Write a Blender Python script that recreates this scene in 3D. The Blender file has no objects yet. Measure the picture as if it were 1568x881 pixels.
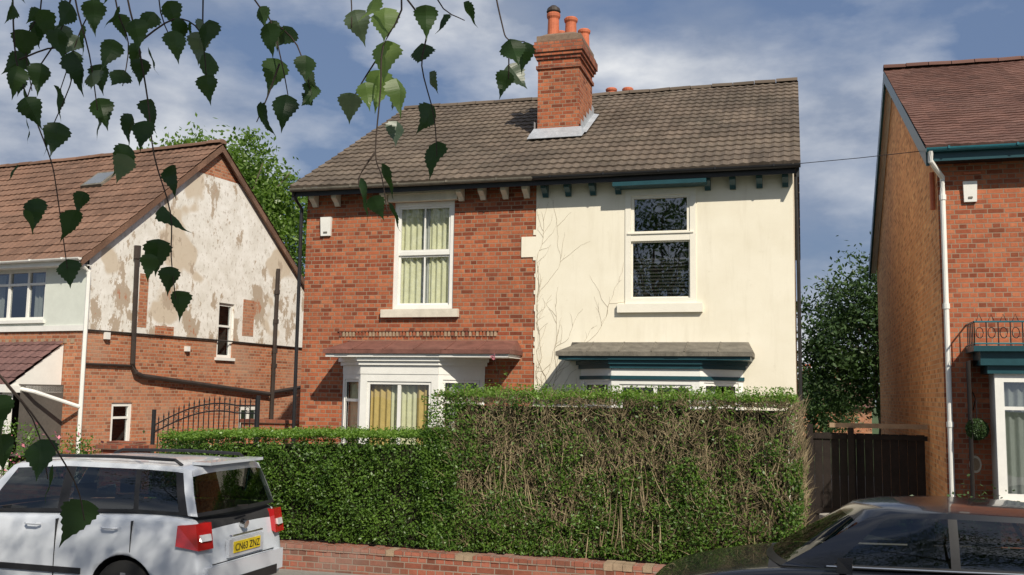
import bpy, bmesh, math, random
from math import radians, sin, cos, pi
from mathutils import Vector, Matrix, noise
random.seed(7)
S=bpy.context.scene
COL=S.collection
V3=Vector
# ------------------------------------------------------------------ node helpers
def newmat(name):
    m=bpy.data.materials.new(name); m.use_nodes=True
    nt=m.node_tree; nt.nodes.clear()
    out=nt.nodes.new('ShaderNodeOutputMaterial')
    return m,nt,out
def N(nt,t,**kw):
    n=nt.nodes.new(t)
    for k,v in kw.items(): setattr(n,k,v)
    return n
def L(nt,a,b): nt.links.new(a,b)
def c4(c): return (c[0],c[1],c[2],1)
def mathn(nt,op,a,b=None,c=None):
    n=N(nt,'ShaderNodeMath',operation=op)
    for i,x in enumerate((a,b,c)):
        if x is None: continue
        if hasattr(x,'is_linked'): L(nt,x,n.inputs[i])
        else: n.inputs[i].default_value=x
    return n.outputs[0]
def ramp(nt,fac,stops):
    r=N(nt,'ShaderNodeValToRGB'); e=r.color_ramp.elements
    e[0].position=stops[0][0]; e[0].color=c4(stops[0][1])
    e[1].position=stops[-1][0]; e[1].color=c4(stops[-1][1])
    for p,c in stops[1:-1]:
        x=e.new(p); x.color=c4(c)
    L(nt,fac,r.inputs[0]); return r.outputs[0]
def mixc(nt,f,a,b,mode='MIX'):
    n=N(nt,'ShaderNodeMixRGB',blend_type=mode)
    for i,x in ((0,f),(1,a),(2,b)):
        if hasattr(x,'is_linked'): L(nt,x,n.inputs[i])
        else: n.inputs[i].default_value = x if i==0 else c4(x)
    return n.outputs[0]
def noisef(nt,vec,scale,detail=4,rough=.6):
    n=N(nt,'ShaderNodeTexNoise'); n.inputs['Scale'].default_value=scale
    n.inputs['Detail'].default_value=detail; n.inputs['Roughness'].default_value=rough
    if vec is not None: L(nt,vec,n.inputs['Vector'])
    return n.outputs['Fac']
def coords(nt,kind='UV'):
    return N(nt,'ShaderNodeTexCoord').outputs[kind]
def bump(nt,h,strength=.4,dist=.01):
    b=N(nt,'ShaderNodeBump'); b.inputs['Strength'].default_value=strength; b.inputs['Distance'].default_value=dist
    L(nt,h,b.inputs['Height']); return b.outputs[0]
def princ(nt,out,col,rough=.8,spec=.3,metal=0,nrm=None,coat=0):
    p=N(nt,'ShaderNodeBsdfPrincipled')
    if hasattr(col,'is_linked'): L(nt,col,p.inputs['Base Color'])
    else: p.inputs['Base Color'].default_value=c4(col)
    if hasattr(rough,'is_linked'): L(nt,rough,p.inputs['Roughness'])
    else: p.inputs['Roughness'].default_value=rough
    p.inputs['Specular IOR Level'].default_value=spec
    p.inputs['Metallic'].default_value=metal
    p.inputs['Coat Weight'].default_value=coat
    p.inputs['Coat Roughness'].default_value=.03
    if nrm is not None: L(nt,nrm,p.inputs['Normal'])
    L(nt,p.outputs[0],out.inputs[0]); return p
def mat_plain(name,c,rough=.7,var=.15,scale=6,spec=.3,metal=0,coat=0,bs=.15):
    m,nt,out=newmat(name); o=coords(nt,'Object')
    f=noisef(nt,o,scale,6,.65)
    f2=noisef(nt,o,scale*9,3,.6)
    a=tuple(x*(1-var) for x in c); b=tuple(min(1,x*(1+var)) for x in c)
    col=ramp(nt,f,[(.3,a),(.7,b)])
    col=mixc(nt,.25*min(1,var*4),col,ramp(nt,f2,[(.35,tuple(x*.6 for x in c)),(.6,b)]))
    princ(nt,out,col,rough,spec,metal,bump(nt,f2,bs,.004) if bs>0 else None,coat)
    return m
def mat_brick(name,c1,c2,mortar,dirt=(.10,.07,.05),dirtamt=.5,pale=None,medc=(.6,1.15)):
    m,nt,out=newmat(name); uv=coords(nt,'UV')
    wob=N(nt,'ShaderNodeVectorMath',operation='SCALE'); nn=N(nt,'ShaderNodeTexNoise'); nn.inputs['Scale'].default_value=9
    L(nt,uv,nn.inputs['Vector']); L(nt,nn.outputs['Color'],wob.inputs[0]); wob.inputs['Scale'].default_value=.007
    ad=N(nt,'ShaderNodeVectorMath',operation='ADD'); L(nt,uv,ad.inputs[0]); L(nt,wob.outputs[0],ad.inputs[1])
    b=N(nt,'ShaderNodeTexBrick',squash=.5,squash_frequency=2); L(nt,ad.outputs[0],b.inputs['Vector'])
    b.inputs['Scale'].default_value=1; b.inputs['Brick Width'].default_value=.235
    b.inputs['Row Height'].default_value=.0765; b.inputs['Mortar Size'].default_value=.0085
    b.inputs['Mortar Smooth'].default_value=.25; b.inputs['Bias'].default_value=0
    b.inputs['Color1'].default_value=(0,0,0,1); b.inputs['Color2'].default_value=(1,1,1,1); b.inputs['Mortar'].default_value=(.5,.5,.5,1)
    cc=ramp(nt,b.outputs['Color'],[(0,tuple(x*.66 for x in c2)),(.2,c2),(.5,c1),(.78,tuple(x*1.1 for x in c1)),(1,(c1[0]*1.2,c1[1]*1.4,c1[2]*1.45))])
    big=noisef(nt,uv,.9,5,.65); med=noisef(nt,uv,14,4,.7); bl=noisef(nt,uv,.45,4,.55)
    cc=mixc(nt,.6,cc,ramp(nt,med,[(.3,(medc[0],)*3),(.65,(medc[1],)*3)]),'MULTIPLY')
    bk=mixc(nt,b.outputs['Fac'],cc,mortar)
    bk=mixc(nt,ramp(nt,big,[(.38,(0,0,0)),(.72,(dirtamt,)*3)]),bk,dirt)
    if pale: bk=mixc(nt,ramp(nt,bl,[(.48,(0,0,0)),(.66,(.40,.40,.40))]),bk,pale)
    inv=mathn(nt,'SUBTRACT',1,b.outputs['Fac'])
    h=mathn(nt,'MULTIPLY_ADD',med,.5,inv)
    princ(nt,out,bk,.92,.15,0,bump(nt,h,.7,.008)); return m
def mat_tile(name,c,moss,tw=.3,ch=.33,mossamt=.6):
    m,nt,out=newmat(name); uv=coords(nt,'UV')
    sep=N(nt,'ShaderNodeSeparateXYZ'); L(nt,uv,sep.inputs[0])
    fl=[mathn(nt,'FLOOR',mathn(nt,'DIVIDE',sep.outputs[i],s)) for i,s in ((0,tw),(1,ch))]
    cb=N(nt,'ShaderNodeCombineXYZ'); L(nt,fl[0],cb.inputs[0]); L(nt,fl[1],cb.inputs[1])
    wn=N(nt,'ShaderNodeTexWhiteNoise',noise_dimensions='2D'); L(nt,cb.outputs[0],wn.inputs['Vector'])
    col=ramp(nt,wn.outputs['Value'],[(0,tuple(x*.78 for x in c)),(.5,c),(1,tuple(x*1.2 for x in c))])
    n1=noisef(nt,uv,1.1,6,.65); n2=noisef(nt,uv,30,5,.7); n3=noisef(nt,uv,.5,4,.6)
    col=mixc(nt,.6,col,ramp(nt,n2,[(.3,(.5,.5,.5)),(.68,(1.3,1.3,1.3))]),'MULTIPLY')
    col=mixc(nt,1,col,ramp(nt,n3,[(.3,(.72,.72,.72)),(.7,(1.22,1.17,1.12))]),'MULTIPLY')
    mm=mathn(nt,'MULTIPLY',ramp(nt,n1,[(.42,(0,0,0)),(.75,(mossamt,)*3)]),ramp(nt,n2,[(.48,(0,0,0)),(.62,(1,1,1))]))
    col=mixc(nt,mm,col,moss)
    princ(nt,out,col,.9,.2,0,bump(nt,n2,.4,.006)); return m
def mat_leaf(name,dark,light,trans=.35,pscale=1.2,gloss=.03,tcol=None):
    m,nt,out=newmat(name)
    g=N(nt,'ShaderNodeNewGeometry'); o=coords(nt,'Object')
    f=noisef(nt,o,pscale,3,.6)
    s=mathn(nt,'MULTIPLY_ADD',f,1.2,-.4)
    mx=mathn(nt,'MULTIPLY_ADD',g.outputs['Random Per Island'],.6,s)
    col=ramp(nt,mx,[(0,dark),(1,light)])
    d=N(nt,'ShaderNodeBsdfDiffuse'); L(nt,col,d.inputs[0])
    last=d.outputs[0]
    if trans>0:
        t=N(nt,'ShaderNodeBsdfTranslucent')
        tc=mixc(nt,1,col,tcol or (1.3,1.5,.6),'MULTIPLY'); L(nt,tc,t.inputs[0])
        a=N(nt,'ShaderNodeMixShader'); a.inputs[0].default_value=trans; L(nt,last,a.inputs[1]); L(nt,t.outputs[0],a.inputs[2]); last=a.outputs[0]
    if gloss>0:
        gl=N(nt,'ShaderNodeBsdfGlossy'); gl.inputs['Roughness'].default_value=.42
        b=N(nt,'ShaderNodeMixShader'); b.inputs[0].default_value=gloss; L(nt,last,b.inputs[1]); L(nt,gl.outputs[0],b.inputs[2]); last=b.outputs[0]
    L(nt,last,out.inputs[0]); return m
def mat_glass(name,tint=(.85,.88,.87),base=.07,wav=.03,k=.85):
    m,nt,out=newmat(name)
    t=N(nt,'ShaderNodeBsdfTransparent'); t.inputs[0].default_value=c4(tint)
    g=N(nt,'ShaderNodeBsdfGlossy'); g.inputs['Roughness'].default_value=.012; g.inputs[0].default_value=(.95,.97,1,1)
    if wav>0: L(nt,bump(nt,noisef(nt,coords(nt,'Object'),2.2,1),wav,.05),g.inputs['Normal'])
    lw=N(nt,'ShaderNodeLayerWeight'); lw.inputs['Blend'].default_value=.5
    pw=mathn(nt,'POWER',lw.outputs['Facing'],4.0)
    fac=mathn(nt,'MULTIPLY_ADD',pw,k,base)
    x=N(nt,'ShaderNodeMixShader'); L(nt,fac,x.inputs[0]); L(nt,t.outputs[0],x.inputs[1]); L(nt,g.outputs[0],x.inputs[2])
    L(nt,x.outputs[0],out.inputs[0]); return m
# ------------------------------------------------------------------ materials
M={}
M['brick']=mat_brick('red_brick',(.42,.125,.058),(.29,.075,.038),(.33,.235,.165),(.14,.07,.045),.45)
M['brickR']=mat_brick('orange_brick',(.44,.135,.066),(.34,.095,.05),(.33,.23,.165),(.18,.09,.055),.35)
M['brickS']=mat_brick('side_brick_lightened',(.66,.31,.135),(.54,.235,.10),(.56,.38,.24),(.36,.18,.09),.45,None,(.72,1.1))  # brightened brick colour stands in for reflected light on the shaded side wall
M['brickL']=mat_brick('pale_orange_brick',(.47,.17,.085),(.37,.12,.06),(.42,.31,.22),(.26,.15,.10),.45,(.52,.35,.25))
M['brickD']=mat_brick('chimney_brick',(.36,.115,.06),(.24,.07,.045),(.22,.15,.11),(.09,.05,.04),.7)
M['brickW']=mat_brick('garden_wall_brick',(.34,.11,.07),(.24,.08,.05),(.3,.23,.18),(.15,.10,.075),.6,(.46,.38,.34))
M['tile']=mat_tile('concrete_tile',(.138,.110,.088),(.24,.22,.16),.33,.315,.5)
M['tileB']=mat_tile('brown_tile',(.19,.112,.08),(.28,.2,.15),.3,.33)
M['tileR']=mat_tile('red_brown_tile',(.155,.083,.068),(.27,.2,.17),.2,.2)
M['tileP']=mat_tile('porch_tile',(.16,.09,.085),(.2,.15,.13),.22,.25)
M['white']=mat_plain('white_paint',(.78,.77,.73),.5,.06,3,bs=.05)
M['offwhite']=mat_plain('cream_stone',(.64,.60,.50),.75,.14,5)
M['stonebr']=mat_plain('stained_stone',(.33,.24,.16),.85,.3,8)
M['upvc']=mat_plain('cream_frame',(.80,.76,.66),.4,.04,3,bs=.02)
M['lead']=mat_plain('lead_flashing',(.45,.47,.5),.45,.25,5,metal=.3)
M['canopyR']=mat_plain('red_brown_canopy_paint',(.17,.075,.058),.6,.4,4)
M['canopyG']=mat_plain('weathered_canopy_lead',(.15,.135,.11),.7,.5,6)
M['teal']=mat_plain('dark_teal_paint',(.018,.065,.08),.35,.15,4,bs=.03)
M['tealL']=mat_plain('teal_paint',(.025,.13,.165),.35,.15,4,bs=.03)
M['black']=mat_plain('black_plastic',(.02,.02,.022),.4,.2,5,bs=.03)
M['blackm']=mat_plain('black_soffit',(.03,.032,.035),.6,.2,5,bs=.03)
M['pipe']=mat_plain('brown_black_pipe',(.045,.035,.03),.5,.3,4)
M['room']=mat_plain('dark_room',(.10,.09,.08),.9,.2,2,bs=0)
M['curtain']=mat_plain('cream_curtain',(.70,.68,.47),.9,.10,9)
M['net']=mat_plain('white_net_curtain',(.50,.50,.47),.9,.08,9)
M['curtainY']=mat_plain('yellow_curtain',(.60,.44,.17),.9,.12,9)
M['terra']=mat_plain('terracotta',(.48,.14,.07),.7,.25,6)
M['mortarcap']=mat_plain('chimney_flaunching',(.2,.14,.10),.9,.35,8)
M['asphalt']=mat_plain('asphalt',(.055,.055,.056),.9,.25,3,bs=.5)
M['paving']=mat_plain('paving',(.24,.23,.21),.9,.2,2,bs=.3)
M['kerb']=mat_plain('kerb_stone',(.3,.29,.27),.85,.2,4,bs=.3)
M['soil']=mat_plain('garden_soil',(.07,.055,.035),.95,.4,3,bs=.5)
M['grass']=mat_plain('ground_grass',(.06,.09,.03),.95,.4,1.5,bs=.5)
M['concrete']=mat_plain('concrete',(.3,.28,.25),.9,.25,3,bs=.3)
M['greenrender']=mat_plain('pale_green_render',(.63,.66,.60),.9,.06,3)
M['fence']=mat_plain('dark_timber',(.018,.013,.011),.8,.4,7)
M['bark']=mat_plain('tree_bark',(.10,.08,.06),.95,.4,9,bs=.8)
M['bkbirch']=mat_plain('birch_twig_bark',(.05,.035,.028),.8,.3,20)
M['carwhite']=mat_plain('silver_white_car_paint',(.55,.58,.63),.3,.015,2,.5,0,.7,0)
M['cardark']=mat_plain('dark_blue_car_paint',(.006,.007,.011),.22,.02,2,.4,0,.6,0)
M['rubber']=mat_plain('tyre_rubber',(.02,.02,.02),.85,.1,9)
M['alloy']=mat_plain('wheel_alloy',(.45,.45,.47),.35,.1,9,metal=.8,bs=0)
M['interior']=mat_plain('car_interior',(.028,.028,.03),.85,.2,5)
M['redlight']=mat_plain('rear_light_red',(.45,.012,.015),.15,.1,12,.6,0,.8,0)
M['clearlight']=mat_plain('rear_light_clear',(.7,.7,.7),.15,.05,12,.6,0,.8,0)
M['plate']=mat_plain('yellow_plate',(.78,.58,.03),.35,.02,5,bs=0)
M['chrome']=mat_plain('chrome',(.6,.6,.6),.15,.02,5,metal=1,bs=0)
M['glass']=mat_glass('window_glass',(.85,.88,.87),.08)
M['glassD']=mat_glass('dark_window_glass',(.6,.64,.64),.20)  # darker tint and stronger base reflection than the plain glass
M['glassC']=mat_glass('car_glass',(.22,.25,.25),.08,0,.45)
M['pink']=mat_plain('pink_petals',(.6,.2,.25),.7,.2,20)
M['leafH']=mat_leaf('hedge_leaves',(.03,.078,.012),(.145,.25,.038),.3,3)
M['leafHT']=mat_leaf('hedge_shoot_leaves',(.075,.16,.022),(.21,.33,.055),.35,3)
M['leafL']=mat_leaf('ash_leaves',(.06,.12,.022),(.19,.29,.06),.4,.5)
M['leafD']=mat_leaf('dark_tree_leaves',(.022,.05,.02),(.09,.15,.05),.25,.7)
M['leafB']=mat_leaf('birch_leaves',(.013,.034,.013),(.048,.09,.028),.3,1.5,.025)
M['leafBL']=mat_leaf('birch_backlit_tint',(.12,.19,.05),(.19,.28,.08),.5,1.5,.05)  # backlit look painted in as a lighter leaf green
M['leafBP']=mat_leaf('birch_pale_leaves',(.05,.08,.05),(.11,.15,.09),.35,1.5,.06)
M['twig']=mat_leaf('dead_hedge_twigs',(.10,.075,.042),(.40,.32,.20),.0,2.5,.0)
M['stem']=mat_plain('dead_creeper_stem',(.30,.24,.16),.9,.3,8)
M['core']=mat_plain('dark_foliage_core',(.025,.024,.012),.95,.6,12,bs=1)  # solid near-black fill, painted shade behind the outer leaves
def mat_render(name,c,streak=(.35,.3,.22),amt=.35,bs=.25):
    m,nt,out=newmat(name); uv=coords(nt,'UV')
    mp=N(nt,'ShaderNodeMapping'); mp.inputs['Scale'].default_value=(3,.3,1); L(nt,uv,mp.inputs[0])
    st=noisef(nt,mp.outputs[0],1.6,6,.7); n1=noisef(nt,uv,1.1,6,.65); n2=noisef(nt,uv,70,3,.6); n3=noisef(nt,uv,5,5,.7)
    col=mixc(nt,ramp(nt,n1,[(.35,(0,0,0)),(.7,(.8,.8,.8))]),c,tuple(x*y for x,y in zip(c,(.9,.885,.85))))
    col=mixc(nt,ramp(nt,st,[(.52,(0,0,0)),(.85,(amt,amt,amt))]),col,streak)
    col=mixc(nt,ramp(nt,n3,[(.62,(0,0,0)),(.72,(.22,.22,.22))]),col,streak)
    princ(nt,out,col,.9,.15,0,bump(nt,n2,bs,.004)); return m
M['cream']=mat_render('cream_render',(.82,.77,.645),(.52,.46,.34),.42)
def mat_peel():
    m,nt,out=newmat('peeling_white_paint'); uv=coords(nt,'UV')
    mp=N(nt,'ShaderNodeMapping'); mp.inputs['Scale'].default_value=(1.5,.7,1); L(nt,uv,mp.inputs[0])
    n1=noisef(nt,mp.outputs[0],1.0,9,.72); n2=noisef(nt,uv,2.1,6,.7); n3=noisef(nt,uv,45,4,.6); n4=noisef(nt,uv,.55,3,.5); n5=noisef(nt,mp.outputs[0],9,5,.7)
    sep=N(nt,'ShaderNodeSeparateXYZ'); L(nt,uv,sep.inputs[0])
    lo=N(nt,'ShaderNodeMapRange'); L(nt,sep.outputs[1],lo.inputs[0]); lo.inputs[1].default_value=3.5; lo.inputs[2].default_value=5.6; lo.inputs[3].default_value=.07; lo.inputs[4].default_value=0
    a=mathn(nt,'ADD',n1,lo.outputs[0])
    col=mixc(nt,ramp(nt,n2,[(.4,(0,0,0)),(.62,(.8,.8,.8))]),(.82,.80,.76),(.66,.63,.57))
    col=mixc(nt,ramp(nt,n5,[(.56,(0,0,0)),(.62,(.7,.7,.7))]),col,(.45,.40,.34))
    col=mixc(nt,ramp(nt,n4,[(.55,(0,0,0)),(.58,(.85,.85,.85))]),col,(.56,.47,.36))
    col=mixc(nt,ramp(nt,a,[(.565,(0,0,0)),(.58,(1,1,1))]),col,(.44,.36,.28))
    col=mixc(nt,ramp(nt,a,[(.66,(0,0,0)),(.675,(1,1,1))]),col,(.42,.21,.13))
    princ(nt,out,col,.9,.15,0,bump(nt,n3,.3,.005)); return m
M['peel']=mat_peel()
# ------------------------------------------------------------------ mesh builder
class MB:
    def __init__(s): s.v=[];s.f=[];s.m=[];s.uv=[];s.mats=[]
    def mi(s,k):
        mt=M[k] if isinstance(k,str) else k
        if mt not in s.mats: s.mats.append(mt)
        return s.mats.index(mt)
    def poly(s,pts,mat,uv=None):
        b=len(s.v); s.v+= [tuple(p) for p in pts]; s.f.append(tuple(range(b,b+len(pts)))); s.m.append(s.mi(mat)); s.uv.append(uv)
    def hexa(s,p,mat):
        for q in ((0,3,2,1),(4,5,6,7),(0,1,5,4),(1,2,6,5),(2,3,7,6),(3,0,4,7)):
            s.poly([p[i] for i in q],mat)
    def box(s,x0,x1,y0,y1,z0,z1,mat):
        s.hexa([(x0,y0,z0),(x1,y0,z0),(x1,y1,z0),(x0,y1,z0),(x0,y0,z1),(x1,y0,z1),(x1,y1,z1),(x0,y1,z1)],mat)
    def tube(s,pts,r,mat,n=8,r2=None):
        pts=[V3(p) for p in pts]; rings=[]
        for i,p in enumerate(pts):
            d=(pts[min(i+1,len(pts)-1)]-pts[max(i-1,0)])
            if d.length<1e-9: d=V3((0,0,1))
            d.normalize()
            ref=V3((0,0,1)) if abs(d.z)<.9 else V3((1,0,0))
            a=d.cross(ref).normalized(); b=d.cross(a)
            rr=r if r2 is None else r+(r2-r)*i/max(1,len(pts)-1)
            rings.append([p+a*rr*cos(2*pi*k/n)+b*rr*sin(2*pi*k/n) for k in range(n)])
        base=len(s.v)
        for rg in rings: s.v+=[tuple(q) for q in rg]
        mi=s.mi(mat)
        for i in range(len(rings)-1):
            for k in range(n):
                s.f.append((base+i*n+k,base+i*n+(k+1)%n,base+(i+1)*n+(k+1)%n,base+(i+1)*n+k)); s.m.append(mi); s.uv.append(None)
        s.f.append(tuple(base+k for k in range(n))[::-1]); s.m.append(mi); s.uv.append(None)
        e=base+(len(rings)-1)*n
        s.f.append(tuple(e+k for k in range(n))); s.m.append(mi); s.uv.append(None)
    def lathe(s,c,prof,mat,n=16):
        c=V3(c); base=len(s.v); mi=s.mi(mat)
        for r,z in prof:
            for k in range(n): s.v.append((c.x+r*cos(2*pi*k/n),c.y+r*sin(2*pi*k/n),c.z+z))
        for i in range(len(prof)-1):
            for k in range(n):
                s.f.append((base+i*n+k,base+i*n+(k+1)%n,base+(i+1)*n+(k+1)%n,base+(i+1)*n+k)); s.m.append(mi); s.uv.append(None)
    def build(s,name,parent=None,smooth=False,bevel=0):
        me=bpy.data.meshes.new(name); me.from_pydata(s.v,[],s.f)
        for mt in s.mats: me.materials.append(mt)
        me.polygons.foreach_set('material_index',s.m)
        if smooth: me.polygons.foreach_set('use_smooth',[True]*len(s.f))
        ul=me.uv_layers.new(name='UVMap'); Z=V3((0,0,1))
        for p,uv in zip(me.polygons,s.uv):
            if uv:
                for li,q in zip(p.loop_indices,uv): ul.data[li].uv=q
            else:
                n=p.normal; u=Z.cross(n)
                if u.length<.05: u=V3((1,0,0)); v=V3((0,1,0))
                else:
                    u.normalize()
                    if u.x<-.001 or (abs(u.x)<=.001 and u.y<0): u=-u
                    v=n.cross(u)
                    if v.z<0: v=-v
                for li,vi in zip(p.loop_indices,p.vertices):
                    co=me.vertices[vi].co; ul.data[li].uv=(co.dot(u),co.dot(v))
        me.update()
        ob=bpy.data.objects.new(name,me); COL.objects.link(ob)
        if parent: ob.parent=parent
        if bevel:
            md=ob.modifiers.new('bev','BEVEL'); md.width=bevel; md.segments=2; md.limit_method='ANGLE'
        return ob
def empty(name,loc=(0,0,0),rz=0):
    e=bpy.data.objects.new(name,None); COL.objects.link(e); e.location=loc; e.rotation_euler=(0,0,rz); e.empty_display_size=.3; return e
class Pl:
    def __init__(s,o,sd,inn): s.o=V3(o);s.s=V3(sd).normalized();s.i=V3(inn).normalized()
    def __call__(s,a,z,d=0): return s.o+s.s*a+s.i*d+V3((0,0,z))
def fbox(mb,f,a0,a1,z0,z1,d0,d1,mat):
    mb.hexa([f(a0,z0,d0),f(a1,z0,d0),f(a1,z0,d1),f(a0,z0,d1),f(a0,z1,d0),f(a1,z1,d0),f(a1,z1,d1),f(a0,z1,d1)],mat)
def wall(mb,f,a0,a1,z0,z1,ops,mat,d=0,rev=.12):
    xs=sorted(set([a0,a1]+[min(max(q,a0),a1) for o in ops for q in o[:2]])); zs=sorted(set([z0,z1]+[min(max(q,z0),z1) for o in ops for q in o[2:4]]))
    for i in range(len(xs)-1):
        for j in range(len(zs)-1):
            cx=(xs[i]+xs[i+1])/2; cz=(zs[j]+zs[j+1])/2
            if any(o[0]<cx<o[1] and o[2]<cz<o[3] for o in ops): continue
            mb.poly([f(xs[i],zs[j],d),f(xs[i+1],zs[j],d),f(xs[i+1],zs[j+1],d),f(xs[i],zs[j+1],d)],mat)
    for o in ops:
        A0,A1,Z0,Z1=max(o[0],a0),min(o[1],a1),max(o[2],z0),min(o[3],z1)
        if A1<=A0 or Z1<=Z0: continue
        for p in (((o[0],Z0),(o[0],Z1)),((o[1],Z0),(o[1],Z1))):
            mb.poly([f(*p[0],d),f(*p[1],d),f(*p[1],rev),f(*p[0],rev)],mat)
        if o[3]<=z1: mb.poly([f(A0,o[3],d),f(A1,o[3],d),f(A1,o[3],rev),f(A0,o[3],rev)],mat)
        if o[2]>=z0: mb.poly([f(A0,o[2],d),f(A1,o[2],d),f(A1,o[2],rev),f(A0,o[2],rev)],mat)
def frame(mb,f,a0,a1,z0,z1,t,d0,d1,mat):
    fbox(mb,f,a0,a0+t,z0,z1,d0,d1,mat); fbox(mb,f,a1-t,a1,z0,z1,d0,d1,mat)
    fbox(mb,f,a0+t,a1-t,z0,z0+t,d0+.001,d1,mat); fbox(mb,f,a0+t,a1-t,z1-t,z1,d0+.001,d1,mat)
def pane(mb,f,a0,a1,z0,z1,d,mat='glass'):
    mb.poly([f(a0,z0,d),f(a1,z0,d),f(a1,z1,d),f(a0,z1,d)],mat)
def curtain(mb,f,a0,a1,z0,z1,d,mat,wl=.11,amp=.022):
    n=max(6,int((a1-a0)/wl*8)); ph=random.random()*6
    for i in range(n):
        q=[]
        for k in (i,i+1):
            a=a0+(a1-a0)*k/n; q.append((a,d+amp*sin(2*pi*(a-a0)/wl+ph+.8*sin(a*9))))
        mb.poly([f(q[0][0],z0,q[0][1]),f(q[1][0],z0,q[1][1]),f(q[1][0],z1,q[1][1]),f(q[0][0],z1,q[0][1])],mat)
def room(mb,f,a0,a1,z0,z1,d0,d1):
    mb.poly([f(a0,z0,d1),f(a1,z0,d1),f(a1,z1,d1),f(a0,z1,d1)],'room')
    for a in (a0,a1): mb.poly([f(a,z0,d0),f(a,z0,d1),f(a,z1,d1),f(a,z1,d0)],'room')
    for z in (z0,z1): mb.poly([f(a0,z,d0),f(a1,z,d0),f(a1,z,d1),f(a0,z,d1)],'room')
def tile_roof(mb,O,U,Vv,w,ln,mat,tw=.3,ch=.33,rise=.022,step=.024,nu=6,jt=.002):
    O=V3(O);U=V3(U).normalized();Vv=V3(Vv).normalized();Nn=U.cross(Vv)
    if Nn.z<0: Nn=-Nn
    nx=int(w/tw*nu); us=[w*i/nx for i in range(nx+1)]
    j=0
    while j*ch<ln-.02:
        v0=j*ch; v1=min(ln,(j+1)*ch+.01)
        jit=[random.uniform(-jt,jt) for _ in range(int(w/tw)+3)]
        def h(u): return rise*(.5+.5*cos(2*pi*u/tw))**1.5+jit[int(u/tw+.5)]+.025*noise.noise(O+U*u*.5+Vv*v0*.5)
        for i in range(nx):
            a,b=us[i],us[i+1]
            p=[O+U*a+Vv*v0+Nn*(h(a)+step),O+U*b+Vv*v0+Nn*(h(b)+step),O+U*b+Vv*v1+Nn*h(b),O+U*a+Vv*v1+Nn*h(a)]
            off=tw*.5
            mb.poly(p,mat,[(a+off,v0+.001),(b+off,v0+.001),(b+off,v0+ch-.002),(a+off,v0+ch-.002)])
            mb.poly([O+U*a+Vv*v0-Nn*.01,O+U*b+Vv*v0-Nn*.01,p[1],p[0]],mat,[(a+off,v0)]*4)
        j+=1
def ridge(mb,p0,p1,mat,r=.11,seg=.45):
    p0=V3(p0);p1=V3(p1);d=(p1-p0);n=max(1,int(d.length/seg));side=d.cross(V3((0,0,1))).normalized()
    for k in range(n):
        sag=-.03*sin(pi*k/n)
        a=p0+d*(k/n)+V3((0,0,sag+random.uniform(-.01,.01)));b=p0+d*((k+.97)/n)+V3((0,0,sag+random.uniform(-.01,.01)))
        pr=[side*cos(pi*t/6)*r*1.25+V3((0,0,sin(pi*t/6)*r)) for t in range(7)]
        for t in range(6):
            mb.poly([a+pr[t],b+pr[t],b+pr[t+1],a+pr[t+1]],mat,[(k*.3,5)]*4)
        mb.poly([a+q for q in pr],mat,[(k*.3,5)]*7); mb.poly([b+q for q in pr],mat,[(k*.3,5)]*7)
# ------------------------------------------------------------------ foliage
def leaves(name,pts,size,mat,parent=None,up=.3,asp=.55,jit=.35,nrmf=None):
    v=[];f=[]
    for p in pts:
        s=size*random.uniform(1-jit,1+jit)
        n=V3((random.gauss(0,1),random.gauss(0,1),random.gauss(0,1)+up))
        if nrmf: n+=nrmf
        n.normalize(); t=n.orthogonal().normalized(); b=n.cross(t); an=random.random()*2*pi
        d=t*cos(an)+b*sin(an); e=n.cross(d); p=V3(p)
        i=len(v); v+= [tuple(p-d*s*.5),tuple(p+e*s*asp*.5),tuple(p+d*s*.5),tuple(p-e*s*asp*.5)]; f.append((i,i+1,i+2,i+3))
    me=bpy.data.meshes.new(name); me.from_pydata(v,[],f); me.materials.append(M[mat]); me.update()
    ob=bpy.data.objects.new(name,me); COL.objects.link(ob)
    if parent: ob.parent=parent
    return ob
def crown_pts(c,rad,nclump,per,cr,low=-.8):
    out=[]; c=V3(c)
    for _ in range(nclump):
        while True:
            d=V3((random.uniform(-1,1),random.uniform(-1,1),random.uniform(-1,1)))
            if .35<d.length<1 and d.z>low: break
        k=1+.22*noise.noise(d*2.3+c)
        q=c+V3((d.x*rad[0],d.y*rad[1],d.z*rad[2]))*k
        r=cr*random.uniform(.55,1.3)
        for _ in range(per):
            g=V3((random.gauss(0,.5),random.gauss(0,.5),random.gauss(0,.36)))
            out.append(q+g*r)
    return out
def tree(name,base,c,rad,nclump,per,cr,ls,mat,tr=.2,asp=.5,barkm='bark'):
    e=empty(name); mb=MB(); b=V3(base); c=V3(c)
    mb.tube([b,b+(c-b)*.35+V3((.1,0,0)),b+(c-b)*.7+V3((-.1,.05,0)),c+V3((0,0,rad[2]*.5))],tr,barkm,10,tr*.25)
    for k in range(12):
        a=k*2.4; s=b+(c-b)*random.uniform(.5,1)
        t=c+V3((cos(a)*rad[0]*.8,sin(a)*rad[1]*.8,random.uniform(-.5,.8)*rad[2]))
        mb.tube([s,(s+t)/2+V3((0,0,.3)),t],tr*.35,barkm,6,tr*.06)
    mb.build('trunk_and_limbs',e,True)
    leaves('foliage',crown_pts(c,rad,nclump,per,cr),ls,mat,e,.5,asp)
    return e
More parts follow.
